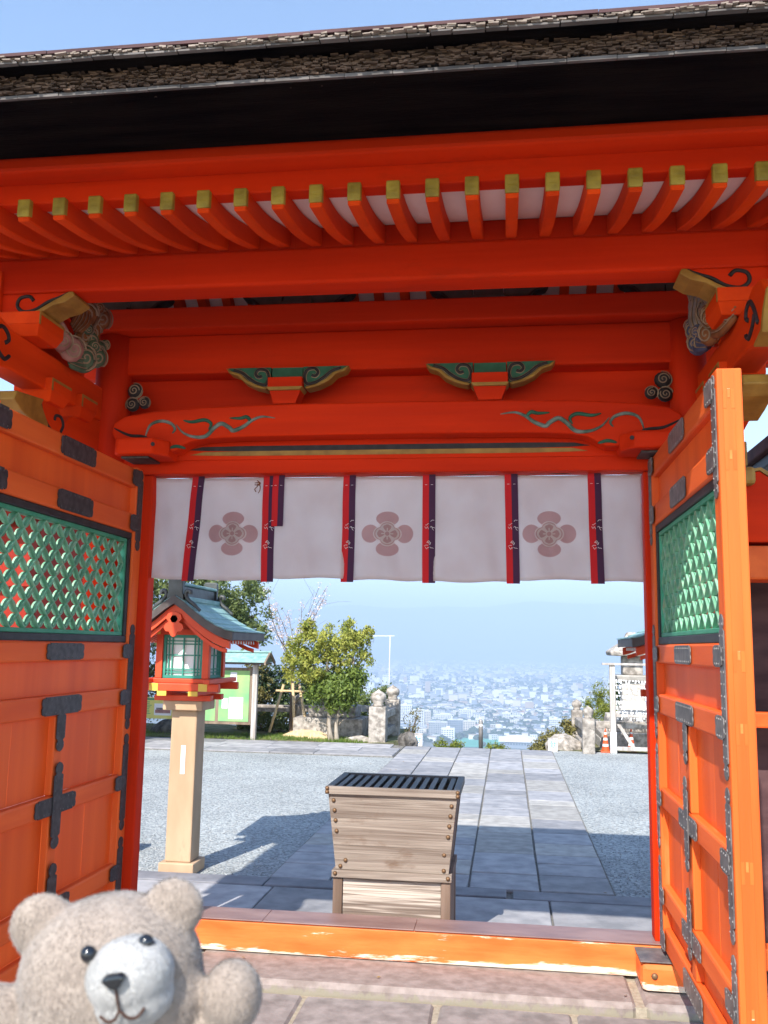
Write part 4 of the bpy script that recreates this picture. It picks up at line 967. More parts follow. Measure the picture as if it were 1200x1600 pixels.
    MB(fn).prism(gp, lambda u, v, w_: (u, w_, v), -.19, .19).build('gable', M['lan_red'], root)
    for sx in (-1, 1):
        MB(fn).box(*sorted((sx * .415, sx * .457)), -.43, .43, 1.726, 1.7795).build('eave_edge', M['copper_edge'], rf, bev=.003)
        rm = MB(fn)
        for k in range(12):
            y = -.385 + .07 * k
            o = MB(fn); o.hexa([(sx * .20, y - .012, 1.80), (sx * .20, y + .012, 1.80), (sx * .40, y + .012, 1.690), (sx * .40, y - .012, 1.690), (sx * .20, y - .012, 1.83), (sx * .20, y + .012, 1.83), (sx * .40, y + .012, 1.716), (sx * .40, y - .012, 1.716)])
            r_ = o.build('rafter', M['lan_red'], root)
            MB(fn).box(*sorted((sx * .4005, sx * .404)), y - .012, y + .012, 1.691, 1.715).build('white_tip', M['white_paint'], r_)
        # copper sheets in overlapping courses
        cs = [.01, .075, .15, .225, .30, .37, .46]
        for i in range(6):
            for k in range(5):
                y0, y1 = -.432 + .1728 * k - (.05 if i % 2 and k else 0), -.432 + .1728 * (k + 1) - (.05 if i % 2 and k < 4 else 0)
                xa, xb = cs[i], cs[i + 1] + .006
                za, zb = zz(xa) - .004, zz(xb) + .004
                m_ = MB(fn); m_.hexa([(sx * xa, y0 + .001, za - .006), (sx * xb, y0 + .001, zb - .006), (sx * xb, y1 - .001, zb - .006), (sx * xa, y1 - .001, za - .006), (sx * xa, y0 + .001, za + .003), (sx * xb, y0 + .001, zb + .003), (sx * xb, y1 - .001, zb + .003), (sx * xa, y1 - .001, za + .003)])
                m_.build('roof_sheet', M['copper'], rf)
    rg = bx('ridge', 'copper_dark', -.045, .045, -.36, .36, 2.02, 2.115, par=rf, bev=.006); bx('ridge_cap', 'copper', -.062, .062, -.38, .38, 2.1155, 2.138, par=rf, bev=.010)
    bx('ridge_foot', 'copper', -.085, .085, -.39, .39, 2.0, 2.035, par=rf, bev=.006)
    for sy in (-1, 1):
        e = MB(fn); yb = sy * .40
        e.prism([(-.065, 1.99), (.065, 1.99), (.062, 2.05), (.055, 2.06), (.058, 2.175), (.045, 2.19), (-.045, 2.19), (-.058, 2.175), (-.055, 2.06), (-.062, 2.05)], lambda u, v, w_: (u, w_, v), yb - .022, yb + .022)
        o = e.build('ridge_end', M['copper_dark'], rf, bev=.004)
        for sx in (-1, 1):
            f_ = MB(fn); f_.tube(smooth_path([(sx * .19, yb, 1.93), (sx * .14, yb, 1.975), (sx * .10, yb, 2.005), (sx * .075, yb, 2.045), (sx * .085, yb, 2.075), (sx * .11, yb, 2.07), (sx * .11, yb, 2.05)]), [.012] * 4 + [.016] * 20 + [.018] * 7, 8)
            f_.build('curl', M['copper_dark'], o, smooth=True)
        # carved gable pendant with a dark boss
        p = MB(fn); yp = sy * .41
        p.prism([(0, 1.925), (.05, 1.905), (.062, 1.87), (.04, 1.845), (.065, 1.83), (.078, 1.80), (.058, 1.775), (.035, 1.775), (.02, 1.745), (0, 1.735), (-.02, 1.745), (-.035, 1.775), (-.058, 1.775), (-.078, 1.80), (-.065, 1.83), (-.04, 1.845), (-.062, 1.87), (-.05, 1.905)], lambda u, v, w_: (u, w_, v), yp - .012, yp + .006)
        o = p.build('gable_pendant', M['lan_red'], root, bev=.003)
        q = MB(fn); q.lathe([(.030, 0), (.030, .02), (.018, .024), (.014, .05)], (0, yp - .012 if sy < 0 else yp + .008, 1.868), 6, Matrix.Rotation(PI / 2 * -sy * -1, 3, 'X') if sy < 0 else Matrix.Rotation(-PI / 2, 3, 'X'))
        q.build('boss', M['copper_dark'], o)
    return root
lantern((-1.80, 2.10, -.172), 'red lantern with copper roof on a tan post, just past the left door leaf')
lantern((1.975, 2.45, -.172), 'copper-roofed lantern hidden behind the right door leaf save one roof corner')

# ------------------------------------------------------------------ yard furniture
def rock(name, label, cat, c, r, seed, m='rock', group=None):
    R = random.Random(seed); bm = bmesh.new(); bmesh.ops.create_icosphere(bm, subdivisions=3, radius=1)
    ph = [Vector((R.uniform(-1, 1), R.uniform(-1, 1), R.uniform(-1, 1))).normalized() for _ in range(14)]
    for v in bm.verts:
        d = min(1, min((1.0 - .28 * R.random() * 0) / max(.25, v.co.dot(p)) * .78 if v.co.dot(p) > .3 else 9 for p in ph))
        v.co = Vector((v.co.x * r[0] * d, v.co.y * r[1] * d, v.co.z * r[2] * d)) + Vector((R.uniform(-1, 1), R.uniform(-1, 1), R.uniform(-1, 1))) * .012
    me = bpy.data.meshes.new(name); bm.to_mesh(me); bm.free(); me.materials.append(M[m])
    o = bpy.data.objects.new(name, me); COL.objects.link(o); o.location = c; WM[o.name] = Matrix.Translation(c)
    return tag(o, label, cat, group)
rock('rock', 'dark upright rock on the gravel just past the left door leaf', 'rock', (-2.52, 2.62, -.08), (.16, .14, .24), 3)
rock('tree_stump', 'short grey split stump at the head of the stairs beside the stone post', 'stump', (-1.07, 11.25, -.10), (.20, .16, .20), 8)
rock('soil_mound', 'pale mound of bare soil under the staked cherry sapling', 'mound', (-3.05, 12.3, -.20), (.60, .5, .22), 5, 'bamboo')
rock('boulder', 'low grey boulder behind the right stone post', 'boulder', (1.62, 11.75, -.18), (.36, .35, .26), 12, 'stone')
rock('boulder', 'dark boulder lying under the yellow information sign', 'boulder', (-5.75, 12.2, -.12), (.34, .3, .22), 14)

# stone railing posts with onion tops
def onion(mb, x, y, z, r): mb.lathe([(r * .75, 0), (r * .75, r * .25), (r * .62, r * .35), (r * .95, r * .75), (r * 1.05, r * 1.15), (r * .92, r * 1.55), (r * .5, r * 1.85), (r * .2, r * 2.0), (.004, r * 2.2)], (x, y, z), 14)
def stone_fence(name, label, posts, rails, group):
    root = thing(name, label, 'stone railing', (posts[0][0], posts[0][1], G), group)
    for x, y, wd, h in posts:
        p = MB().box(x - wd / 2, x + wd / 2, y - wd / 2, y + wd / 2, -.22, h).build('post', M['stone'], root, bev=.015)
        k = MB(); onion(k, x, y, h + .0005, wd * .46); k.build('onion_top', M['stone'], p, smooth=True)
    for (xa, ya), (xb, yb), z0, z1, t in rails:
        d = Vector((xb - xa, yb - ya, 0)); n = Vector((-d.y, d.x, 0)).normalized() * t / 2
        a, b_ = Vector((xa, ya, 0)), Vector((xb, yb, 0))
        v = [a - n, b_ - n, b_ + n, a + n]
        MB().hexa([(q.x, q.y, z0) for q in v] + [(q.x, q.y, z1) for q in v]).build('rail', M['stone'], root, bev=.012)
    return root
stone_fence('stone_railing', 'lichen-spotted stone railing with onion-topped posts, left of the stairs', [(-1.64, 11.55, .30, .47), (-1.60, 13.3, .28, .50), (-3.35, 12.75, .20, .40)],
            [((-1.64, 11.70), (-1.60, 13.16), .22, .36, .16), ((-1.64, 11.70), (-1.60, 13.16), -.10, .04, .16), ((-3.25, 12.75), (-1.74, 13.2), .26, .38, .14), ((-7.5, 12.75), (-3.45, 12.75), .24, .37, .14)], 'stone railings at the stair head')
stone_fence('stone_railing', 'grey stone railing with onion-topped posts, right of the stairs beside the paper-strip rack', [(1.96, 11.05, .20, .40), (1.90, 12.75, .20, .42)],
            [((1.95, 11.15), (1.91, 12.65), .16, .30, .12), ((1.95, 11.15), (1.91, 12.65), -.14, -.02, .12), ((2.06, 11.3), (4.2, 11.6), .22, .34, .12)], 'stone railings at the stair head')
# stacked plinth
root = thing('stone_plinth', 'stacked weathered stone plinth under the yellow-green tree', 'plinth', (-2.6, 12.2, -.15))
for b_ in ((-3.3, -2.0, 12.05, 12.9, -.25, .20), (-3.05, -2.15, 12.2, 12.8, .201, .42), (-2.85, -2.5, 12.3, 12.7, .421, .62)):
    MB().box(*b_).build('stone_block', M['stone'], root, bev=.025)
rock('flat_stone', 'flat broken stone slab lying beside the left stone post', 'stone', (-1.98, 11.75, -.14), (.28, .22, .07), 22, 'stone')

# notice board
nb_ = thing('notice_board', 'green notice board with a small copper roof and pinned white papers', 'notice board', (-4.4, 11.35, -.15))
nbx = lambda n, m, *b, par=nb_, bev=.006: MB().box(*b).build(n, M[m], par, bev=bev)
nbx('post', 'grey_wood', -3.89, -3.80, 11.30, 11.39, -.2, 1.16); nbx('post', 'grey_wood', -5.30, -5.21, 11.30, 11.39, -.2, 1.16)
fr_ = nbx('board_frame', 'brown_wood', -5.20, -3.90, 11.33, 11.40, .10, 1.10)
for a, b in ((-5.16, -4.56), (-4.50, -3.945)): nbx('felt_panel', 'notice', a, b, 11.322, 11.3295, .155, 1.05, par=fr_, bev=.002)
def notice(x0, x1, z0, z1, rows):
    p = nbx('pinned_paper', 'paper', x0, x1, 11.3165, 11.3215, z0, z1, par=fr_, bev=0)
    if rows:
        k = MB(); nn = rows
        for i in range(nn):
            x = x1 - .02 - (x1 - x0 - .04) * i / nn; z = z1 - .03; R = random.Random(i)
            while z > z0 + .03 + R.random() * .12:
                h = R.uniform(.010, .022); k.box(x - .006, x + .004, 11.3155, 11.3163, z - h, z); z -= h + R.uniform(.006, .012)
        k.build('printed_lines', M['ink'], nb_, kind='stuff')
notice(-4.30, -4.18, .80, 1.02, 0); notice(-4.44, -4.33, .38, .56, 0); notice(-4.31, -4.05, .20, .58, 7); notice(-5.05, -4.8, .4, .75, 5)
rt = nbx('roof', 'copper_edge', -5.5, -3.62, 11.12, 11.62, 1.165, 1.20)
for i in range(3):
    for k in range(8):
        x0 = -5.52 + .2375 * k; ya, yb = 11.08 + .11 * i, 11.08 + .11 * (i + 1) + .01
        za, zb = 1.215 + .055 * i, 1.215 + .055 * (i + 1)
        MB().hexa([(x0 + .001, ya, za - .012), (x0 + .2365, ya, za - .012), (x0 + .2365, yb, zb - .012), (x0 + .001, yb, zb - .012), (x0 + .001, ya, za), (x0 + .2365, ya, za), (x0 + .2365, yb, zb), (x0 + .001, yb, zb)]).build('roof_sheet', M['copper'], rt)
        MB().hexa([(x0 + .001, 11.745 - (ya - 11.08) , za - .012), (x0 + .2365, 11.745 - (ya - 11.08), za - .012), (x0 + .2365, 11.745 - (yb - 11.08), zb - .012), (x0 + .001, 11.745 - (yb - 11.08), zb - .012), (x0 + .001, 11.745 - (ya - 11.08), za), (x0 + .2365, 11.745 - (ya - 11.08), za), (x0 + .2365, 11.745 - (yb - 11.08), zb), (x0 + .001, 11.745 - (yb - 11.08), zb)]).build('roof_sheet', M['copper'], rt)
for sg, xe in ((1, -3.62), (-1, -5.5)):
    MB().prism([(11.06, 1.16), (11.06, 1.215), (11.41, 1.40), (11.76, 1.215), (11.76, 1.16), (11.41, 1.34)], lambda u, v, w_: (w_, u, v), xe - .0, xe + .03 * sg).build('verge', M['brown_wood'], rt)
nbx('ridge', 'copper', -5.54, -3.58, 11.37, 11.45, 1.375, 1.405, par=rt)

# yellow information sign, partly behind the lantern
ys = thing('information_sign', 'yellow information sign with a photograph on thin pale posts behind the lantern', 'sign', (-5.7, 11.55, -.17))
sx_ = lambda n, m, *b, par=ys: MB().box(*b).build(n, M[m], par, bev=.003)
sx_('post', 'white_paint', -6.05, -6.01, 11.55, 11.59, -.17, .52); sx_('post', 'white_paint', -5.2, -5.16, 11.55, 11.59, -.17, .52)
M['sign_yellow'] = flatmat('yellow_sign_sheet', (.72, .66, .20)); M['sign_green'] = flatmat('green_print', (.08, .28, .14))
pn = sx_('sign_panel', 'sign_yellow', -6.12, -5.10, 11.53, 11.549, .15, .53)
sx_('photo_print', 'paper', -5.78, -5.45, 11.5285, 11.5295, .21, .42, par=pn); sx_('photo_hall', 'carve_pink', -5.76, -5.47, 11.5275, 11.528, .25, .31, par=pn); sx_('photo_roof', 'carve_grey', -5.74, -5.49, 11.5276, 11.528, .311, .345, par=pn); sx_('title_print', 'sign_green', -6.08, -5.14, 11.5285, 11.5295, .48, .515, par=pn)
k = MB()
for i in range(8): k.box(-6.07, -5.85 + random.uniform(-.03, .02), 11.5285, 11.5293, .44 - i * .03, .452 - i * .03)
k.build('printed_lines', M['sign_green'], pn, kind='stuff')

# little white signs at the stair head
def text_mesh(body, size, m, name):
    cu = bpy.data.curves.new(name, 'FONT'); cu.body = body; cu.size = size; cu.align_x = 'CENTER'; cu.align_y = 'CENTER'; cu.extrude = .0008
    o = bpy.data.objects.new(name, cu); COL.objects.link(o)
    dg = bpy.context.evaluated_depsgraph_get(); me = bpy.data.meshes.new_from_object(o.evaluated_get(dg))
    bpy.data.objects.remove(o); bpy.data.curves.remove(cu)
    me.name = name; me.materials.clear(); me.materials.append(M[m]); return me
kme = text_mesh('献', .13, 'blue_print', 'painted_character')
for x, y, l in ((1.38, 11.15, 'small white lantern box with a blue character at the right edge of the path'), (-.90, 11.30, 'small white lantern box with a blue character beside the split stump')):
    r = thing('sign_box', l, 'sign', (x, y, G - .03), 'small white sign boxes at the stair head')
    b_ = MB().box(x - .075, x + .075, y - .05, y + .05, G - .02, G + .17).build('panel', M['white_paint'], r, bev=.006)
    MB().box(x - .082, x + .082, y - .06, y + .06, G + .1705, G + .185).build('lid', M['grey_wood'], r, bev=.003); MB().box(x - .08, x + .08, y - .06, y + .06, G - .05, G - .0205).build('base', M['stone_pale'], r)
    place('painted_character', kme, Matrix.Translation((x, y - .0512, G + .078)) @ Matrix.Rotation(PI / 2, 4, 'X'), b_)
bo = thing('bollard', 'slim brown metal bollard standing on the path edge above the stairs', 'bollard', (.174, 11.3, G))
mb = MB(); mb.lathe([(.036, 0), (.036, .50), (.030, .52), (.01, .535)], (.174, 11.3, -.22), 14); mb.build('shaft', M['steel'], bo, smooth=True)
mb = MB(); mb.lathe([(.0375, 0), (.0375, .03)], (.174, 11.3, .2), 14); mb.build('band', M['cone_white'], bo)
lp = thing('white_pole', 'thin white pole with a crossarm rising beyond the stone railing', 'pole', (-1.72, 13.6, -.3))
MB().tube([(-1.73, 13.6, -.5), (-1.71, 13.6, 1.75)], .009, 8).build('mast', M['white_paint'], lp); MB().tube([(-2.55, 13.6, 1.72), (-1.62, 13.6, 1.735)], .006, 8).build('crossarm', M['white_paint'], lp)

# paper-strip rack, stone lantern behind it, steps, cones
rk = thing('paper_strip_rack', 'grey wooden rack with rows of white fortune paper strips tied to its cords', 'rack', (2.7, 11.15, -.17))
kx = lambda n, m, *b, par=rk, bev=.006: MB().box(*b).build(n, M[m], par, bev=bev)
kx('post', 'grey_wood', 2.33, 2.42, 11.10, 11.18, -.17, 1.275); kx('post', 'grey_wood', 3.70, 3.79, 11.10, 11.18, -.17, 1.275)
kx('top_beam', 'grey_wood', 2.21, 3.95, 11.07, 11.21, 1.2755, 1.312); kx('base_beam', 'grey_wood', 2.43, 3.69, 11.10, 11.18, -.12, -.06); kx('mid_rail', 'grey_wood', 2.425, 3.695, 11.11, 11.16, .42, .47)
MB().hexa([(2.44, 11.19, .30), (2.50, 11.19, .30), (2.50, 11.23, .30), (2.44, 11.23, .30), (2.70, 11.19, -.12), (2.77, 11.19, -.12), (2.77, 11.23, -.12), (2.70, 11.23, -.12)]).build('brace', M['grey_wood'], rk)
kx('foot_sleeve', 'white_paint', 2.325, 2.425, 11.095, 11.185, -.165, .18, bev=.004)
for r_ in range(8):
    z = 1.03 - r_ * .085 - (.01 if r_ > 3 else 0)
    c_ = MB().tube([(2.42 + 1.28 * i / 12, 11.14, z - .018 * math.sin(PI * i / 12) + random.uniform(-.003, .003)) for i in range(13)], .004, 5).build('cord', M['carve_grey'], rk)
    k = MB(); R = random.Random(r_)
    x = 2.44
    while x < 3.68:
        zc = z - .018 * math.sin(PI * (x - 2.42) / 1.28)
        for q in range(R.choice((0, 1, 1, 2))):
            dx, dz = R.uniform(-.02, .02), -R.uniform(.025, .06)
            w1 = R.uniform(.005, .010); yv = 11.135 + R.uniform(-.02, .01)
            k.add([(x - w1, yv, zc + .008), (x + w1, yv - .004, zc + .010), (x + dx + w1, yv - .014, zc + dz), (x + dx - w1, yv - .010, zc + dz)], [(0, 1, 2, 3)])
        k.add([(x - .014, 11.125, zc - .008), (x + .014, 11.122, zc - .010), (x + .012, 11.124, zc + .012), (x - .012, 11.127, zc + .010)], [(0, 1, 2, 3)])
        x += R.uniform(.026, .06)
    k.build('paper_strips', M['paper'], c_, kind='stuff')
stl = thing('stone_lantern', 'large old stone lantern with broad capstone standing behind the paper-strip rack', 'stone lantern', (2.85, 12.2, -.2))
def lath4(n, prof, c, m='stone_pale'): 
    mb = MB(); mb.lathe([(r * 1.414, h) for r, h in prof], c, 4, Matrix.Rotation(PI / 4, 3, 'Z')); return mb.build(n, M[m], stl, bev=.02)
lath4('foot', [(.62, -.2), (.62, .12)], (2.85, 12.3, 0), 'stone'); lath4('foot', [(.48, .121), (.46, .34)], (2.85, 12.3, 0), 'stone'); lath4('shaft', [(.27, .341), (.19, .65), (.22, .98)], (2.85, 12.3, 0)); lath4('shelf', [(.27, .981), (.31, 1.09)], (2.85, 12.3, 0)); lath4('fire_box', [(.175, 1.091), (.175, 1.42)], (2.85, 12.3, 0), 'stone')
lath4('capstone', [(.20, 1.421), (.40, 1.43), (.42, 1.50), (.26, 1.62), (.14, 1.70), (.08, 1.85)], (2.85, 12.3, 0), 'stone')
stp = thing('stone_steps', 'low stone steps rising behind the traffic cones on the right', 'steps', (3.2, 12, -.17))
for i in range(3):
    for k in range(3): MB().box(2.22 + .09 * i + k * .72, 2.935 + .09 * i + k * .72, 11.75 + .30 * i, 12.7, -.17 + .19 * i, .015 + .19 * i).build('step_block', M['stone_pale'], stp, bev=.015)
def cone(x, y, label):
    r = thing('traffic_cone', label, 'traffic cone', (x, y, -.17), 'orange cones by the paper-strip rack')
    MB().box(x - .085, x + .085, y - .085, y + .085, -.172, -.148).build('base', M['cone'], r, bev=.008)
    rad = lambda h: .066 - .056 * h / .36
    hs = [0, .075, .115, .175, .215, .27, .305, .36]
    for i in range(7):
        m = 'cone_white' if i % 2 else 'cone'
        mb = MB(); mb.lathe([(rad(hs[i]), hs[i]), (rad(hs[i + 1]), hs[i + 1])], (x, y, -.147), 18)
        mb.build('white_band' if i % 2 else 'orange_body', M[m], r, smooth=False)
cone(2.71, 11.50, 'orange and white traffic cone in the open between rack foot and steps'); cone(2.26, 11.28, 'orange and white traffic cone half hidden by the rack post')

# ------------------------------------------------------------------ plants
def leaves_mesh(name, m, blobs, n, size, ncl, spread, seed, parent=None, up=.25, label=None, narrow=.42, kind=None):
    """many leaf faces gathered in clumps round the blobs' outer parts"""
    R = np.random.default_rng(seed)
    vol = np.array([b[1][0] * b[1][1] * b[1][2] for b in blobs]) ** .67; vol /= vol.sum()
    bi = R.choice(len(blobs), ncl, p=vol)
    d = R.normal(size=(ncl, 3)); d /= np.linalg.norm(d, axis=1)[:, None]
    rad = R.uniform(.45, 1.0, ncl) ** .55
    c = np.array([blobs[i][0] for i in bi]) + d * rad[:, None] * np.array([blobs[i][1] for i in bi])
    ci = R.integers(0, ncl, n)
    p = c[ci] + R.normal(size=(n, 3)) * spread * R.uniform(.5, 1.3, ncl)[ci][:, None]
    a = d[ci] * .7 + R.normal(size=(n, 3)) * .8; a[:, 2] += up; a /= np.linalg.norm(a, axis=1)[:, None]
    t = R.normal(size=(n, 3)); t -= a * (t * a).sum(1)[:, None]; t /= np.linalg.norm(t, axis=1)[:, None]
    b = np.cross(a, t); s = size * R.uniform(.6, 1.3, n)[:, None]
    V = np.stack([p - t * s, p + b * s * narrow + a * s * .12, p + t * s, p - b * s * narrow + a * s * .12], 1).reshape(-1, 3)
    pw = np.array(wm(parent).translation) if parent is not None else np.zeros(3)
    me = bpy.data.meshes.new(name); me.vertices.add(4 * n); me.vertices.foreach_set('co', (V - pw).ravel())
    me.loops.add(4 * n); me.loops.foreach_set('vertex_index', np.arange(4 * n)); me.polygons.add(n); me.polygons.foreach_set('loop_start', np.arange(0, 4 * n, 4)); me.polygons.foreach_set('loop_total', np.full(n, 4))
    me.materials.append(M[m]); me.update(calc_edges=True); me.validate()
    o = bpy.data.objects.new(name, me); COL.objects.link(o); o.parent = parent; WM[o.name] = Matrix.Translation(pw)
    if label: o['label'] = label
    if kind: o['kind'] = kind
    return o
def limbs(parent, m, base, top_r, forks, r0, name='trunk', sub=3, seed=1):
    R = random.Random(seed); mb = MB()
    for end, rr_, st in forks:
        a = Vector(base) if st is None else Vector(st); e = Vector(end); mid = (a + e) / 2 + Vector((R.uniform(-.08, .08), R.uniform(-.08, .08), R.uniform(-.02, .08))) * (e - a).length
        P = smooth_path([a, mid, e], 5); n = len(P)
        mb.tube(P, [rr_ * (1 - .6 * i / (n - 1)) for i in range(n)], 8)
        for k in range(sub):
            q = P[int(n * (.5 + .5 * k / max(1, sub))) - 1]; f = q + Vector((R.uniform(-1, 1), R.uniform(-1, 1), R.uniform(.1, 1))) * (e - a).length * .35
            mb.tube(smooth_path([q, (q + f) / 2 + Vector((0, 0, .03)), f], 3), [rr_ * .32 * (1 - .7 * i / 6) for i in range(7)], 5)
    return mb.build(name, M[m], parent, smooth=True)
# yellow-green tree
t = thing('evergreen_tree', 'small rounded tree with yellow-green top and fresh green lower shoots before the plinth', 'tree', (-2.42, 11.6, -.17))
limbs(t, 'trunk', (-2.46, 11.6, -.2), 0, [((-2.52, 11.6, .45), .06, (-2.48, 11.6, -.2)), ((-2.33, 11.62, .5), .05, (-2.38, 11.6, -.2)), ((-2.9, 11.7, 1.15), .035, (-2.5, 11.6, .42)), ((-2.1, 11.6, 1.3), .035, (-2.34, 11.6, .45)), ((-2.55, 11.5, 1.5), .035, (-2.45, 11.6, .4)), ((-1.95, 11.6, 1.72), .02, (-2.2, 11.6, 1.1))], .06, seed=4)
leaves_mesh('crown', 'leaf_yellow', [((-3.3, 11.6, 1.5), (.16, .2, .10)), ((-3.0, 11.6, 1.88), (.14, .15, .07)), ((-2.3, 11.6, 1.92), (.16, .15, .07)), ((-1.86, 11.6, 1.78), (.10, .1, .07)), ((-1.82, 11.6, 1.3), (.09, .1, .08)), ((-2.85, 11.65, 1.55), (.44, .42, .27)), ((-2.42, 11.6, 1.62), (.50, .45, .26)), ((-3.15, 11.65, 1.22), (.33, .35, .24)), ((-2.75, 11.55, 1.20), (.50, .45, .22)), ((-2.25, 11.6, 1.38), (.36, .38, .24)), ((-2.0, 11.6, 1.66), (.20, .22, .12)), ((-2.95, 11.6, 1.0), (.42, .4, .13)), ((-1.98, 11.6, 1.40), (.12, .15, .08))], 12500, .033, 300, .047, 11, t)
leaves_mesh('lower_crown', 'leaf_green', [((-2.35, 11.58, .80), (.38, .35, .28)), ((-2.65, 11.6, .72), (.30, .3, .20)), ((-2.12, 11.6, .92), (.22, .25, .20)), ((-2.38, 11.55, .52), (.22, .22, .14))], 6200, .042, 170, .065, 12, t)
# cherry sapling with stakes
t = thing('cherry_sapling', 'staked cherry sapling with thin upright branches in pale pink blossom', 'tree', (-3.42, 12.45, -.1))
R = random.Random(3); forks = [((-3.42, 12.45, 1.2), .045, (-3.42, 12.45, -.2))]; tips = []
for k in range(10):
    st = (-3.42, 12.45, R.uniform(.75, 1.25)); e = (-3.42 + R.uniform(-.55, .75), 12.45 + R.uniform(-.4, .4), R.uniform(1.7, 2.75)); forks.append((e, .009, st)); tips.append((st, e))
limbs(t, 'trunk_dark', (-3.42, 12.45, -.2), 0, forks, .05, sub=3, seed=9)
leaves_mesh('blossom', 'blossom', [((s_[0] * (1 - f) + e[0] * f, s_[1] * (1 - f) + e[1] * f, s_[2] * (1 - f) + e[2] * f), (.05, .05, .12)) for s_, e in tips for f in (.45, .65, .8, .95)], 1500, .015, 230, .03, 13, t, narrow=.8)
sk = thing('tree_stakes', 'pale wooden support stakes tied round the cherry sapling', 'stakes', (-3.4, 12.3, -.15))
for (a, b) in (((-3.78, 12.2, -.1), (-3.58, 12.4, .78)), ((-3.30, 12.2, -.1), (-3.40, 12.38, .80)), ((-3.05, 12.2, -.1), (-3.28, 12.42, .78)), ((-3.42, 12.75, -.1), (-3.42, 12.5, .75))): MB().tube([a, b], .026, 10).build('stake', M['bamboo'], sk, smooth=True)
MB().tube([(-3.72, 12.37, .66), (-3.12, 12.37, .655)], .022, 10).build('crossbar', M['bamboo'], sk, smooth=True)
# big broadleaf tree
t = thing('broadleaf_tree', 'large glossy broadleaf tree rising behind the lantern roof and notice board', 'tree', (-6.0, 14.5, -.3))
limbs(t, 'trunk_dark', (-6.0, 14.5, -.4), 0, [((-6.0, 14.5, 1.2), .16, None), ((-5.1, 14.3, 2.5), .07, (-6.0, 14.5, 1.0)), ((-6.8, 14.3, 2.6), .07, (-6.0, 14.5, 1.1)), ((-5.9, 14.4, 3.2), .08, (-6.0, 14.5, 1.1)), ((-4.7, 14.1, 2.1), .04, (-5.4, 14.3, 1.9))], .16, seed=6)
leaves_mesh('crown', 'leaf_mid', [((-5.3, 14.3, 2.75), (.85, .8, .60)), ((-6.5, 14.4, 3.0), (1.1, .9, .8)), ((-4.85, 14.2, 2.35), (.55, .5, .50)), ((-5.7, 14.2, 2.05), (.9, .7, .45)), ((-7.2, 14.4, 2.3), (.9, .8, .7)), ((-4.75, 14.1, 1.78), (.38, .4, .25)), ((-6.6, 14.2, 1.7), (.9, .6, .5))], 17000, .052, 360, .085, 14, t)
def shrub(name, label, cat, loc, blobs, n, size, m, seed, ncl=90, sp=.06, group=None, stem=True, narrow=.42):
    t = thing(name, label, cat, loc, group)
    if stem: limbs(t, 'trunk_dark', loc, 0, [(b[0], .022, None) for b in blobs], .03, 'stem', 1, seed)
    leaves_mesh('foliage', m, blobs, n, size, ncl, sp, seed, t, narrow=narrow); return t
shrub('evergreen_bush', 'dark evergreen bush between the notice board and the staked sapling', 'bush', (-4.1, 13.6, -.3), [((-4.15, 13.6, .55), (.45, .4, .55)), ((-3.7, 13.7, .45), (.45, .4, .45)), ((-3.2, 13.7, .55), (.5, .4, .42))], 7000, .045, 'leaf_dark', 21, 180, .075)
shrub('autumn_bush', 'tall olive-brown bush just right of the notice board post', 'bush', (-4.35, 13.2, -.3), [((-4.35, 13.2, .75), (.32, .3, .60)), ((-4.5, 13.3, .2), (.35, .3, .4))], 4200, .036, 'leaf_olive', 22, 130, .055)
shrub('hedge_bush', 'light green bush behind the rail at the foot of the yellow tree', 'bush', (-2.1, 13.8, -.3), [((-2.0, 13.8, .28), (.40, .35, .40)), ((-2.5, 13.9, .30), (.4, .3, .35)), ((-1.85, 13.6, .52), (.22, .2, .2))], 5200, .036, 'leaf_mid', 23, 150, .06)
shrub('side_bush', 'tall olive bush left of the lantern near the yellow sign', 'bush', (-7.0, 12.9, -.3), [((-7.05, 12.9, 1.0), (.55, .5, .9)), ((-6.6, 13.2, .55), (.5, .4, .6)), ((-7.3, 13.0, 1.8), (.5, .4, .4))], 7000, .042, 'leaf_olive', 24, 170, .075)
shrub('low_bush', 'low leafy bush behind the long stone rail under the sapling', 'bush', (-4.0, 12.95, -.3), [((-4.3, 13.1, .05), (.4, .25, .3)), ((-3.8, 13.05, .10), (.35, .2, .28)), ((-3.1, 13.1, .15), (.3, .2, .3))], 3800, .034, 'leaf_mid', 25, 120, .05)
shrub('conifer', 'upright yellow-green conifer behind the right stone railing', 'conifer', (2.45, 13.2, -.4), [((2.45, 13.2, .15), (.36, .3, .40)), ((2.55, 13.2, .52), (.26, .25, .28)), ((2.35, 13.25, .72), (.08, .08, .22)), ((2.62, 13.2, .80), (.08, .08, .22)), ((2.15, 13.2, .35), (.10, .1, .25))], 6500, .034, 'leaf_conifer', 26, 170, .045, narrow=.22)
shrub('slope_bush', 'bronze-green bush growing out of the slope left of the right railing', 'bush', (1.55, 12.7, -.6), [((1.45, 12.7, -.22), (.30, .25, .22)), ((1.75, 12.8, -.02), (.20, .2, .22)), ((1.25, 12.6, -.36), (.22, .2, .16))], 3800, .036, 'leaf_olive', 27, 110, .05)
for x, z, s_ in ((.62, -.62, 31), (.82, -.66, 32), (-.20, -.60, 33), (-.50, -.58, 34)):
    shrub('slope_shrub', 'tip of a yellow-green shrub peeking over the stair edge, %s' % {31: 'just right of the bollard', 32: 'farther right of the bollard', 33: 'left of the bollard', 34: 'farthest left of the bollard'}[s_], 'shrub', (x - .3, 15.5, z - .4), [((x - .3, 15.5, z), (.14, .14, .12))], 500, .03, 'leaf_conifer', s_, 25, .035, 'shrub tips beyond the stairs')
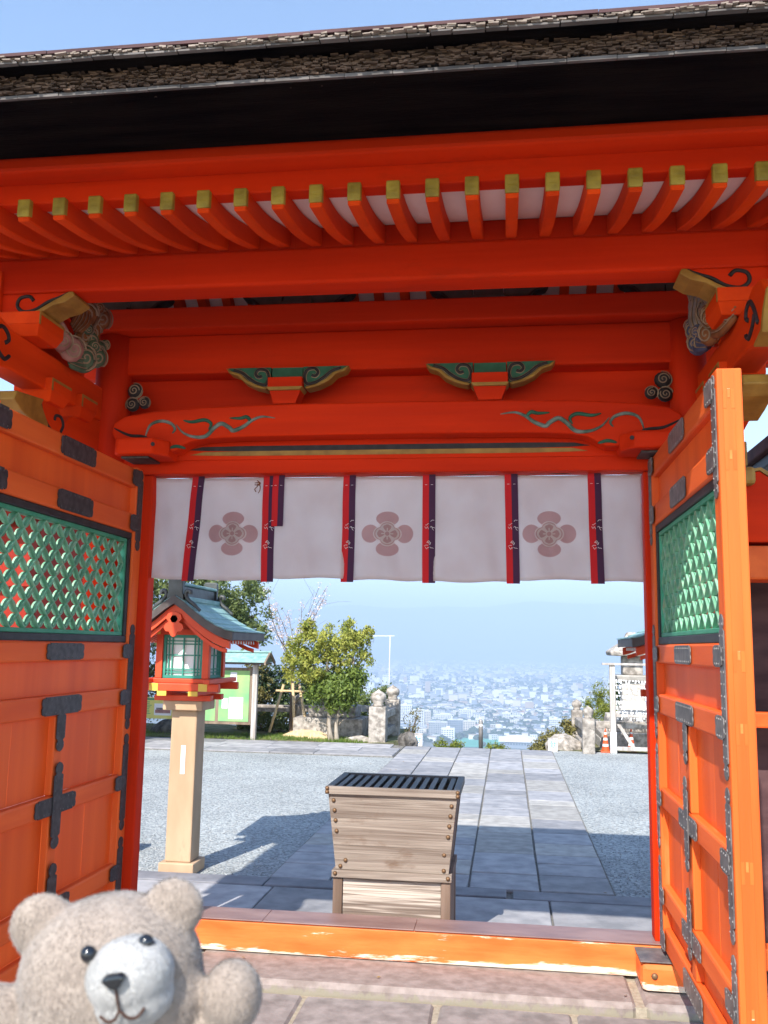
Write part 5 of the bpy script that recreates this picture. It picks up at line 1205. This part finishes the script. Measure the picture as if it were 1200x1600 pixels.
shrub('twiggy_shrub', 'thin twiggy shrub beside the rear stone post', 'shrub', (-1.30, 13.3, -.4), [((-1.25, 13.3, .05), (.16, .15, .25)), ((-1.12, 13.35, .20), (.10, .1, .12))], 260, .026, 'leaf_olive', 35, 40, .05)
# grass along the yard's far edge
R = np.random.default_rng(5); n = 9000
gx = np.concatenate([R.uniform(-6.5, -1.85, n // 2), R.uniform(-4.3, -1.8, n - n // 2)]); gy = R.uniform(11.28, 12.3, n) ; keep = (np.sin(gx * 5) + np.sin(gy * 9 + gx * 3) + R.normal(size=n) * .9) > -.4; gx, gy = gx[keep], gy[keep]; n = len(gx)
h = R.uniform(.02, .075, n); a = R.uniform(0, 2 * PI, n); z0 = np.full(n, -.155)
dx, dy = np.cos(a) * .006, np.sin(a) * .006; lx, ly = R.normal(size=n) * .02, R.normal(size=n) * .02
V = np.stack([np.stack([gx - dx, gy - dy, z0], 1), np.stack([gx + dx, gy + dy, z0], 1), np.stack([gx + lx, gy + ly, z0 + h], 1)], 1).reshape(-1, 3)
gr = quadmesh('grass', V.tolist(), [(3 * i, 3 * i + 1, 3 * i + 2) for i in range(n)], M['grass']); gr['kind'] = 'stuff'
M['turf'] = mat('mossy_soil', (.075, .095, .025), (.22, .185, .10), 5, rough=.95, bump=.6, bscale=50, dist=.02)
def terrain(name, xs, ys, zf, m):
    vs = [(x, y, zf(x, y)) for y in ys for x in xs]; nx = len(xs)
    fs = [(j * nx + i, j * nx + i + 1, (j + 1) * nx + i + 1, (j + 1) * nx + i) for j in range(len(ys) - 1) for i in range(nx - 1)]
    return struct(quadmesh(name, vs, fs, M[m], True))
def bank(x, y):
    inside = -1.32 < x < 1.40
    e = 11.30 if inside else (14.2 if x < 0 else 13.4)
    base = -.16 + .03 * math.sin(x * 3.1) * math.sin(y * 2.3)
    if inside and y > 11.02: base = -.2 - max(0, y - 11.02) * .62
    if y > e and not inside: base -= (y - e) * .55
    return max(-170, base)
xs = [-60, -40, -25, -16, -10] + [-8 + .5 * i for i in range(13)] + [-1.6, -1.34, -1.30, -.7, 0, .7, 1.38, 1.42, 1.8] + [2.3 + .6 * i for i in range(8)] + [8, 12, 16, 25, 40, 60]
ys = [11.26, 11.30, 11.7, 12.2, 12.8, 13.4, 14.2, 15, 17, 20, 26, 36, 60, 110, 200, 330]
terrain('hillside', xs, ys, bank, 'turf')

# ------------------------------------------------------------------ the city far below
PZ = -170.0
M['plain'] = mat('city_plain', (.05, .075, .045), (.17, .165, .15), .012, rough=.9, bump=0, detail=10)
M['field'] = mat('green_sports_field', (.06, .30, .20), (.09, .36, .25), .02, rough=.9, bump=0)
BC = {'white': (.74, .74, .72), 'cream': (.62, .57, .48), 'grey': (.36, .37, .38), 'bluegrey': (.24, .28, .33), 'tan': (.42, .33, .26), 'dark': (.10, .11, .13), 'red': (.40, .17, .12)}
for k_, c in BC.items(): M['b_' + k_] = mat(k_ + '_city_wall', tuple(v * .9 for v in c), c, .05, rough=.8, bump=0, rand=.12)
M['win'] = mat('far_window_glass', (.07, .09, .12), (.14, .17, .21), .1, rough=.25, bump=0)
pl = struct(quadmesh('city_plain', [(-9000, 250, PZ), (9000, 250, PZ), (9000, 14200, PZ), (-9000, 14200, PZ)], [(0, 1, 2, 3)], M['plain']))
fld = struct(quadmesh('sports_field', [(-95, 1640, PZ + .3), (-10, 1640, PZ + .3), (-12, 1815, PZ + .3), (-100, 1800, PZ + .3)], [(0, 1, 2, 3)], M['field']))
def tower(x, y, wd, h, col, label, dp=None, fl=None, bays=None, group=None, roof=None, ang=0.0, cat='building', name='city_building'):
    dp = dp or min(wd * .6, 16)
    r = thing(name, label, cat, (x, y, PZ), group); r.rotation_euler[2] = 0
    ca, sa = math.cos(ang), math.sin(ang)
    fn = lambda p: (x + p[0] * ca - p[1] * sa, y + p[0] * sa + p[1] * ca, PZ + p[2])
    MB(fn).box(-wd / 2, wd / 2, 0, dp, 0, h).build('walls', M['b_' + col], r)
    MB(fn).box(-wd / 2 - .3, wd / 2 + .3, -.3, dp + .3, h + .01, h + 1.0).build('parapet', M[roof or 'b_white'], r)
    MB(fn).box(-wd * .12, wd * .14, dp * .3, dp * .7, h + 1.01, h + 4.2).build('roof_house', M['b_' + col], r)
    fl = fl or max(2, int(h / 3.6)); bays = bays or max(3, int(wd / 4.2)); k = MB(fn)
    for i in range(fl):
        z0 = 1.2 + (h - 1.6) * i / fl; z1 = z0 + (h - 1.6) / fl * .52
        for j in range(bays):
            a = -wd / 2 + .6 + (wd - 1.2) * j / bays; b = a + (wd - 1.2) / bays * .66
            k.box(a, b, -.25, .2, z0, z1)
    k.build('windows', M['win'], r, kind='stuff')
    return r
near = [(-253, 2104, 12, 35, 'cream', 'narrow pale slab block at the left end of the white cluster'), (-231, 2109, 31, 40, 'white', 'tall white block with a regular window grid, beside the stone railing'), (-190, 2003, 25, 37, 'white', 'white block with broad upright stripes, right of the gridded one'),
        (-177, 2080, 14, 30, 'cream', 'slim cream block tucked behind the striped white one'), (-150, 2179, 43, 16, 'white', 'long low white block behind the blue-grey ones'), (-135, 1829, 36, 26, 'grey', 'grey block with pale window bands left of the sports field'), (-103, 1872, 31, 28, 'bluegrey', 'blue-grey block with a fine window grid beside the sports field'),
        (-111, 1762, 25, 20, 'white', 'bright white low block with two window rows at the field corner'), (-103, 2316, 33, 20, 'white', 'white school-like block with large windows above the field'), (-79, 1966, 25, 19, 'cream', 'cream terraced block just behind the sports field'), (-60, 2067, 19, 16, 'white', 'plain white block right behind the bollard'),
        (-2, 2259, 21, 18, 'white', 'white stepped block above the domed water tower'), (104, 2064, 26, 21, 'white', 'pale banded block on the right above the bronze bush'), (-527, 6476, 20, 67, 'white', 'slender white tower block standing highest on the skyline'), (-574, 6565, 18, 46, 'tan', 'shorter tan tower beside the slender white tower'),
        (94, 6452, 19, 29, 'white', 'lone white block on the far skyline right of centre'), (-403, 3510, 46, 31, 'bluegrey', 'wide hazy blue-grey block at mid distance on the left'), (-328, 3434, 27, 30, 'grey', 'hazy grey block next to the wide blue-grey one'), (-247, 3532, 25, 28, 'bluegrey', 'hazy dark block with a pale flank at mid distance'), (-176, 3509, 22, 22, 'white', 'small hazy white block in the middle distance'),
        (-35, 5274, 80, 32, 'grey', 'very wide faint slab block far out in the haze'), (-658, 5737, 24, 57, 'grey', 'faint tall block left on the skyline'), (-518, 4097, 24, 30, 'grey', 'faint mid-height block left of the pole'), (-66, 2891, 37, 14, 'tan', 'long low tan hall in the middle of the city'), (467, 6952, 60, 34, 'white', 'pale wide block on the right skyline above the conifer'), (92, 1969, 14, 12, 'grey', 'small grey block partly behind the bronze bush')]
for x, y, wd, h, c, l in near: tower(x, y, wd, h, c, l, ang=random.uniform(-.12, .12))
hl = thing('sports_hall', 'large grey hall with a low curved roof right of the green field', 'hall', (19, 1640, PZ))
MB().box(-12, 50, 1640, 1700, PZ, PZ + 11).build('walls', M['b_bluegrey'], hl)
MB().prism([(-15, 11.05), (53, 11.05), (53, 13), (36, 17), (19, 18.5), (2, 17), (-15, 13)], lambda u, v, w_: (u, 1638 + w_, PZ + v), 0, 64).build('roof', M['b_white'], hl)
k = MB()
for j in range(12): k.box(-9 + j * 4.8, -6 + j * 4.8, 1639.6, 1640.3, PZ + 6, PZ + 9)
k.build('windows', M['win'], hl, kind='stuff')
wt = thing('water_tower', 'white water tower with rounded top at the right end of the field', 'water tower', (-16, 1854, PZ))
mb = MB(); mb.lathe([(4.5, 0), (4.5, 15), (7.5, 16), (7.5, 20), (6, 22.5), (2.5, 24)], (-16, 1854, PZ), 18); mb.build('tank', M['b_white'], wt, smooth=False)
# houses: about 260 of the largest as objects, the rest of the city as one mass
R = random.Random(12)
def house_mesh(name, wd, dp, h, col, roof, gable):
    mb = MB(); mb.box(-wd / 2, wd / 2, -dp / 2, dp / 2, 0, h)
    mb.m = 1
    if gable: mb.prism([(-dp / 2 - .4, h), (dp / 2 + .4, h), (0, h + dp * .28)], lambda u, v, w_: (w_, u, v), -wd / 2 - .3, wd / 2 + .3)
    else: mb.box(-wd / 2 - .2, wd / 2 + .2, -dp / 2 - .2, dp / 2 + .2, h + .01, h + .9)
    mb.m = 2
    for j in range(3):
        for i in range(max(1, int(h / 3))): mb.box(-wd / 2 + wd * (.1 + .3 * j), -wd / 2 + wd * (.1 + .3 * j) + wd * .18, -dp / 2 - .12, -dp / 2 + .1, 1 + 3 * i, 2.4 + 3 * i)
    return mb.mesh(name, [M['b_' + col], M['b_' + roof], M['win']])
protos = [house_mesh('house', 11, 8, 5.5, 'white', 'grey', True), house_mesh('house', 10, 8, 5.5, 'cream', 'dark', True), house_mesh('house', 12, 9, 6, 'white', 'bluegrey', True), house_mesh('house', 9, 8, 6, 'tan', 'dark', True), house_mesh('house', 14, 10, 9, 'white', 'white', False), house_mesh('house', 16, 10, 12, 'cream', 'white', False), house_mesh('house', 10, 9, 5.5, 'white', 'red', True), house_mesh('house', 20, 11, 15, 'white', 'grey', False)]
taken = [(x, y, wd) for x, y, wd, *_ in near] + [(19, 1665, 66), (-55, 1720, 90)]
def free(x, y, s_): return all(abs(x - a) > (s_ + b) / 2 or abs(y - c) > 45 for a, c, b in taken)
cnt = 0
while cnt < 270:
    y = R.uniform(1660, 2650); x = R.uniform(-.175, .125) * y
    if not free(x, y, 12): continue
    pi_ = R.choices(range(8), [5, 4, 4, 3, 3, 2, 2, 1])[0]; m_ = protos[pi_]
    o = place('house', m_, Matrix.Translation((x, y, PZ)) @ Matrix.Rotation(R.choice((0, PI / 2)) * .3 + R.uniform(-.3, .3), 4, 'Z'))
    hd = ('white house with a grey gable roof', 'cream house with a dark gable roof', 'white house with a blue-grey gable roof', 'tan house with a dark gable roof', 'white flat-roofed low block', 'cream flat-roofed three-storey block', 'white house with a red gable roof', 'wide white flat-topped apartment block')[pi_]; tag(o, hd + ' on the hazy plain below the shrine', 'house', hd + 's on the plain'); cnt += 1
mass = {k_: MB() for k_ in ('white', 'cream', 'grey', 'bluegrey', 'tan')}
mass.update({'dark': MB(), 'red': MB()})
WALLS = ['white', 'cream', 'grey', 'bluegrey', 'tan']
def block(x, y, wd, dp, h, col, roof=None):
    mass[col].box(x - wd / 2, x + wd / 2, y, y + dp, PZ, PZ + h)
    if roof: mass[roof].box(x - wd / 2 - .3, x + wd / 2 + .3, y - .3, y + dp + .3, PZ + h + .02, PZ + h + 1.6)
ROOFS = lambda: R.choices(['dark', 'bluegrey', 'grey', 'tan', 'red', 'white'], [5, 5, 3, 1, .6, 1])[0]
for i in range(6500):
    y = 2500 * (6000 / 2500) ** R.random() if i > 900 else R.uniform(1680, 2700); x = R.uniform(-.24, .24) * y
    if free(x, y, 14): block(x, y, R.uniform(8, 16), R.uniform(7, 11), R.choice((5, 6, 6, 7, 8, 9, 12)), R.choices(WALLS, [6, 3, 3, 2, 2])[0], ROOFS())
for i in range(800):
    y = 2600 * (10500 / 2600) ** R.random(); x = R.uniform(-.26, .26) * y
    if free(x, y, 30): block(x, y, R.uniform(13, 32), R.uniform(9, 14), R.choice((12, 15, 18, 22, 26, 32)) * (1.35 if x < -.08 * y and 3200 < y else 1), R.choices(WALLS, [8, 3, 3, 2, 1])[0], R.choice((None, 'grey', 'bluegrey')))
for i in range(2600):
    y = 5500 * (12500 / 5500) ** R.random(); x = R.uniform(-.26, .26) * y
    block(x, y, R.uniform(12, 34), R.uniform(10, 18), R.choice((7, 8, 10, 12, 16)), R.choices(WALLS, [7, 3, 3, 3, 2])[0], ROOFS())
allm = MB(); keys = list(mass)
for i, k_ in enumerate(keys):
    b0 = len(allm.v); allm.v += mass[k_].v; allm.f += [tuple(b0 + q for q in f) for f in mass[k_].f]; allm.mi += [i] * len(mass[k_].f)
me = bpy.data.meshes.new('city_mass'); me.from_pydata(allm.v, [], allm.f); [me.materials.append(M['b_' + k_]) for k_ in keys]; me.polygons.foreach_set('material_index', allm.mi)
o = bpy.data.objects.new('city_mass', me); COL.objects.link(o); o['kind'] = 'stuff'; WM[o.name] = Matrix.Identity(4)
bl = []
for i in range(4200):
    y = 1650 * (6000 / 1650) ** R.random(); x = R.uniform(-.22, .2) * y; s_ = R.uniform(4, 10) * (1 if y < 3500 else 1.6)
    if free(x, y, 8): bl.append(((x, y, PZ + s_ * .5), (s_, s_, s_ * .6)))
for i in range(60):
    y0 = 1700 * (5200 / 1700) ** R.random(); x0 = R.uniform(-.2, .18) * y0; L_ = R.uniform(40, 160)
    for k in range(22):
        x = x0 + R.uniform(-1, 1) * L_; y = y0 + R.gauss(0, 12); s_ = R.uniform(6, 13)
        if free(x, y, 6): bl.append(((x, y, PZ + s_ * .5), (s_, s_, s_ * .62)))
def blob_mass(name, bl, m):
    bm = bmesh.new(); bmesh.ops.create_icosphere(bm, subdivisions=1, radius=1); base = np.array([v.co[:] for v in bm.verts]); fc = [[v.index for v in f.verts] for f in bm.faces]; bm.free()
    V, F = [], []; rg = np.random.default_rng(3)
    for c, r in bl: b0 = len(V); V += (base * np.array(r) * rg.uniform(.75, 1.2, (len(base), 1)) + np.array(c)).tolist(); F += [[b0 + q for q in f] for f in fc]
    o = quadmesh(name, V, F, m); o['kind'] = 'stuff'; return o
blob_mass('city_trees', bl, M['leaf_dark'])
# far hills closing the plain
def ridge_z(x, y): return PZ - .5 + (0 if y < 12900 else (760 + 60 * math.sin(x / 1500 + 1) + 30 * math.sin(x / 520) + 20 * math.sin(x / 210)) * (1 if 13300 < y < 13900 else .05))
terrain('hills', [-8500 + 250 * i for i in range(69)], [12850, 13000, 13400, 13800, 14190], ridge_z, 'plain')

# ------------------------------------------------------------------ air
mv = bpy.data.materials.new('haze_air'); mv.use_nodes = True; nt = mv.node_tree; nt.nodes.clear()
o_ = nt.nodes.new('ShaderNodeOutputMaterial'); pv_ = nt.nodes.new('ShaderNodeVolumePrincipled')
pv_.inputs['Color'].default_value = (.56, .735, 1.0, 1); pv_.inputs['Density'].default_value = HAZE = 2.9e-4; pv_.inputs['Density Attribute'].default_value = ''; pv_.inputs['Anisotropy'].default_value = -0.2
nt.links.new(pv_.outputs[0], o_.inputs['Volume'])
mb = MB(); mb.box(-9200, 9200, -120, 14400, PZ - 2, 710)
hz = mb.build('haze', mv, kind='stuff')
mv.cycles.homogeneous_volume = True

# ------------------------------------------------------------------ plush bear held up before the lens
def teddy():
    c = CAMP + (_f + _r * (-426 / 1424.5) - _u * (722 / 1424.5)) * .565; S = .535 / 1424.5            # metres for one unit of the drawing below
    tilt = math.radians(9)
    rx = (_r * math.cos(tilt) + _u * math.sin(tilt)); uz = (_u * math.cos(tilt) - _r * math.sin(tilt)); fw = -_f
    W_ = lambda x, y, z: c + rx * (x * S) + uz * (y * S) + fw * (z * S)
    root = thing('teddy_bear', 'beige plush teddy bear with pale muzzle and raised paws, held up close', 'teddy bear', tuple(c - uz * .12))
    def blobs(parts, vox, name, m, smooth=10):
        bm = bmesh.new()
        for (x, y, z), (a, b, d), rot in parts:
            r = bmesh.ops.create_icosphere(bm, subdivisions=4, radius=1)
            Mx = Matrix((rx, uz, fw)).transposed() @ Matrix.Rotation(rot, 3, 'Z') @ Matrix.Diagonal((a * S, b * S, d * S))
            for v in r['verts']: v.co = Mx @ v.co + W_(x, y, z)
        me = bpy.data.meshes.new(name); bm.to_mesh(me); bm.free()
        o = bpy.data.objects.new(name, me); COL.objects.link(o)
        rm = o.modifiers.new('r', 'REMESH'); rm.mode = 'VOXEL'; rm.voxel_size = vox
        sm = o.modifiers.new('s', 'SMOOTH'); sm.iterations = smooth; sm.factor = .5
        dg = bpy.context.evaluated_depsgraph_get(); m2 = bpy.data.meshes.new_from_object(o.evaluated_get(dg)); m2.name = name
        bpy.data.objects.remove(o); m2.transform(Matrix.Translation(-wm(root).translation)); m2.materials.clear(); m2.materials.append(M[m]); m2.shade_smooth()
        o = bpy.data.objects.new(name, m2); COL.objects.link(o); o.parent = root; WM[o.name] = wm(root).copy(); return o
    fm = mat('beige_plush', (.275, .225, .19), (.315, .262, .222), 55, rough=.95, bump=.55, bscale=230, spec=.03, detail=5, dist=.0016)  # even tone darkened: the shade missing over the bear is in the colour
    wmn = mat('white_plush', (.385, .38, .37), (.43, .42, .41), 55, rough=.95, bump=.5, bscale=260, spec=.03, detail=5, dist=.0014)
    for m_ in (fm, wmn): b_ = m_.node_tree.nodes['Principled BSDF']; b_.inputs['Sheen Weight'].default_value = .35; b_.inputs['Sheen Roughness'].default_value = .5
    M['plush'], M['plush_w'] = fm, wmn
    M['bead'] = mat('black_bead', (.008, .01, .014), (.012, .014, .02), 10, rough=.12, bump=0, spec=.7)
    M['thread'] = flatmat('brown_thread', (.06, .03, .022), .8)
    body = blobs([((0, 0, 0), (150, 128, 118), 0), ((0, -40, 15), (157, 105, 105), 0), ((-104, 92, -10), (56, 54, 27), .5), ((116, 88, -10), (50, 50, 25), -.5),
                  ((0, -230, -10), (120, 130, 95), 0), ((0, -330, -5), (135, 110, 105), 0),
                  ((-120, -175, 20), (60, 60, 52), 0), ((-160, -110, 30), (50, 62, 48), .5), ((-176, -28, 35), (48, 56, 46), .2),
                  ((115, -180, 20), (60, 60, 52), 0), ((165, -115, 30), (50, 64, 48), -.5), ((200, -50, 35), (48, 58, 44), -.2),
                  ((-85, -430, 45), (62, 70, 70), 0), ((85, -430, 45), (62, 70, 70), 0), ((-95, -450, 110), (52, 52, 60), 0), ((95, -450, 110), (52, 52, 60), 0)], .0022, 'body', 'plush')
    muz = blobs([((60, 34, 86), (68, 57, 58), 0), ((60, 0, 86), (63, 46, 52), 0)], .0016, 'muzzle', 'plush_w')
    def fur(src, m, n, ln, wd, seed, name):
        me = src.data; me.calc_loop_triangles(); R = np.random.default_rng(seed)
        co = np.empty(len(me.vertices) * 3); me.vertices.foreach_get('co', co); co = co.reshape(-1, 3)
        no = np.empty(len(me.vertices) * 3); me.vertices.foreach_get('normal', no); no = no.reshape(-1, 3)
        tr = np.empty(len(me.loop_triangles) * 3, dtype=int); me.loop_triangles.foreach_get('vertices', tr); tr = tr.reshape(-1, 3)
        A, B, C_ = co[tr[:, 0]], co[tr[:, 1]], co[tr[:, 2]]
        ar = np.linalg.norm(np.cross(B - A, C_ - A), axis=1); ti = R.choice(len(tr), n, p=ar / ar.sum())
        u, v = R.random(n), R.random(n); f = u + v > 1; u[f], v[f] = 1 - u[f], 1 - v[f]
        p = A[ti] + (B - A)[ti] * u[:, None] + (C_ - A)[ti] * v[:, None]; nn = no[tr[ti, 0]]
        lean = np.sin(p * 150 + np.array([0, 1, 2])) * .45 + R.normal(size=(n, 3)) * .35
        tg = lean + np.array([0, 0, -.7]); tg -= nn * (tg * nn).sum(1)[:, None]; tg /= np.linalg.norm(tg, axis=1)[:, None]; d = tg + nn * .42; d /= np.linalg.norm(d, axis=1)[:, None]; l = ln * R.uniform(.5, 1.2, n)[:, None]
        s = np.cross(d, nn + R.normal(size=(n, 3)) * .15); s /= np.linalg.norm(s, axis=1)[:, None]
        d2 = d + tg * .35; d2 /= np.linalg.norm(d2, axis=1)[:, None]
        mid = p + d * l * .55; tip = mid + d2 * l * .5
        p = p - nn * .0004
        V = np.stack([p - s * wd, p + s * wd, mid + s * wd * .8, mid - s * wd * .8, tip], 1).reshape(-1, 3)
        F = []
        for i in range(n): b = 5 * i; F.append((b, b + 1, b + 2, b + 3)); F.append((b + 3, b + 2, b + 4))
        m2 = bpy.data.meshes.new(name); m2.from_pydata(V.tolist(), [], F); m2.materials.append(M[m]); m2.shade_smooth()
        vn = nn + R.normal(size=(n, 3)) * .10; vn /= np.linalg.norm(vn, axis=1)[:, None]; m2.normals_split_custom_set_from_vertices(np.repeat(vn, 5, 0).tolist())
        o = bpy.data.objects.new(name, m2); COL.objects.link(o); o.parent = src; o['kind'] = 'stuff'; WM[o.name] = wm(src).copy()
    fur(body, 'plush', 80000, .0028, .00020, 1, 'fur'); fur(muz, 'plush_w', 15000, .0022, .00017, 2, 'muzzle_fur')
    for x, y, z in ((6, 80, 96), (94, 80, 88)):
        mb = MB(); mb.lathe([(1.5 * S, -11 * S), (8 * S, -9 * S), (12 * S, -3 * S), (13 * S, 2 * S), (10 * S, 8 * S), (4 * S, 12 * S)], W_(x, y, z), 16, Matrix((rx, uz, fw)).transposed()); mb.build('eye', M['bead'], root, smooth=True)
    mb = MB(); nz_ = [(58 - 19, 60), (58 - 12, 66), (58 + 12, 66), (58 + 19, 60), (58 + 8, 48), (58, 44), (58 - 8, 48)]
    mb.prism(nz_, lambda u, v, w_: W_(u, v, 140 + w_), 0, 16); mb.build('nose', M['bead'], root, bev=.0014)
    mb = MB(); mb.tube(smooth_path([W_(58, 46, 146), W_(58, 28, 148), W_(58, 10, 146)]), .0008, 6); mb.tube(smooth_path([W_(24, 2, 136), W_(36, -6, 141), W_(49, -2, 145), W_(58, 9, 146), W_(68, -2, 145), W_(80, -6, 141), W_(92, 3, 134)]), .0009, 6); mb.build('stitched_mouth', M['thread'], root)
teddy()
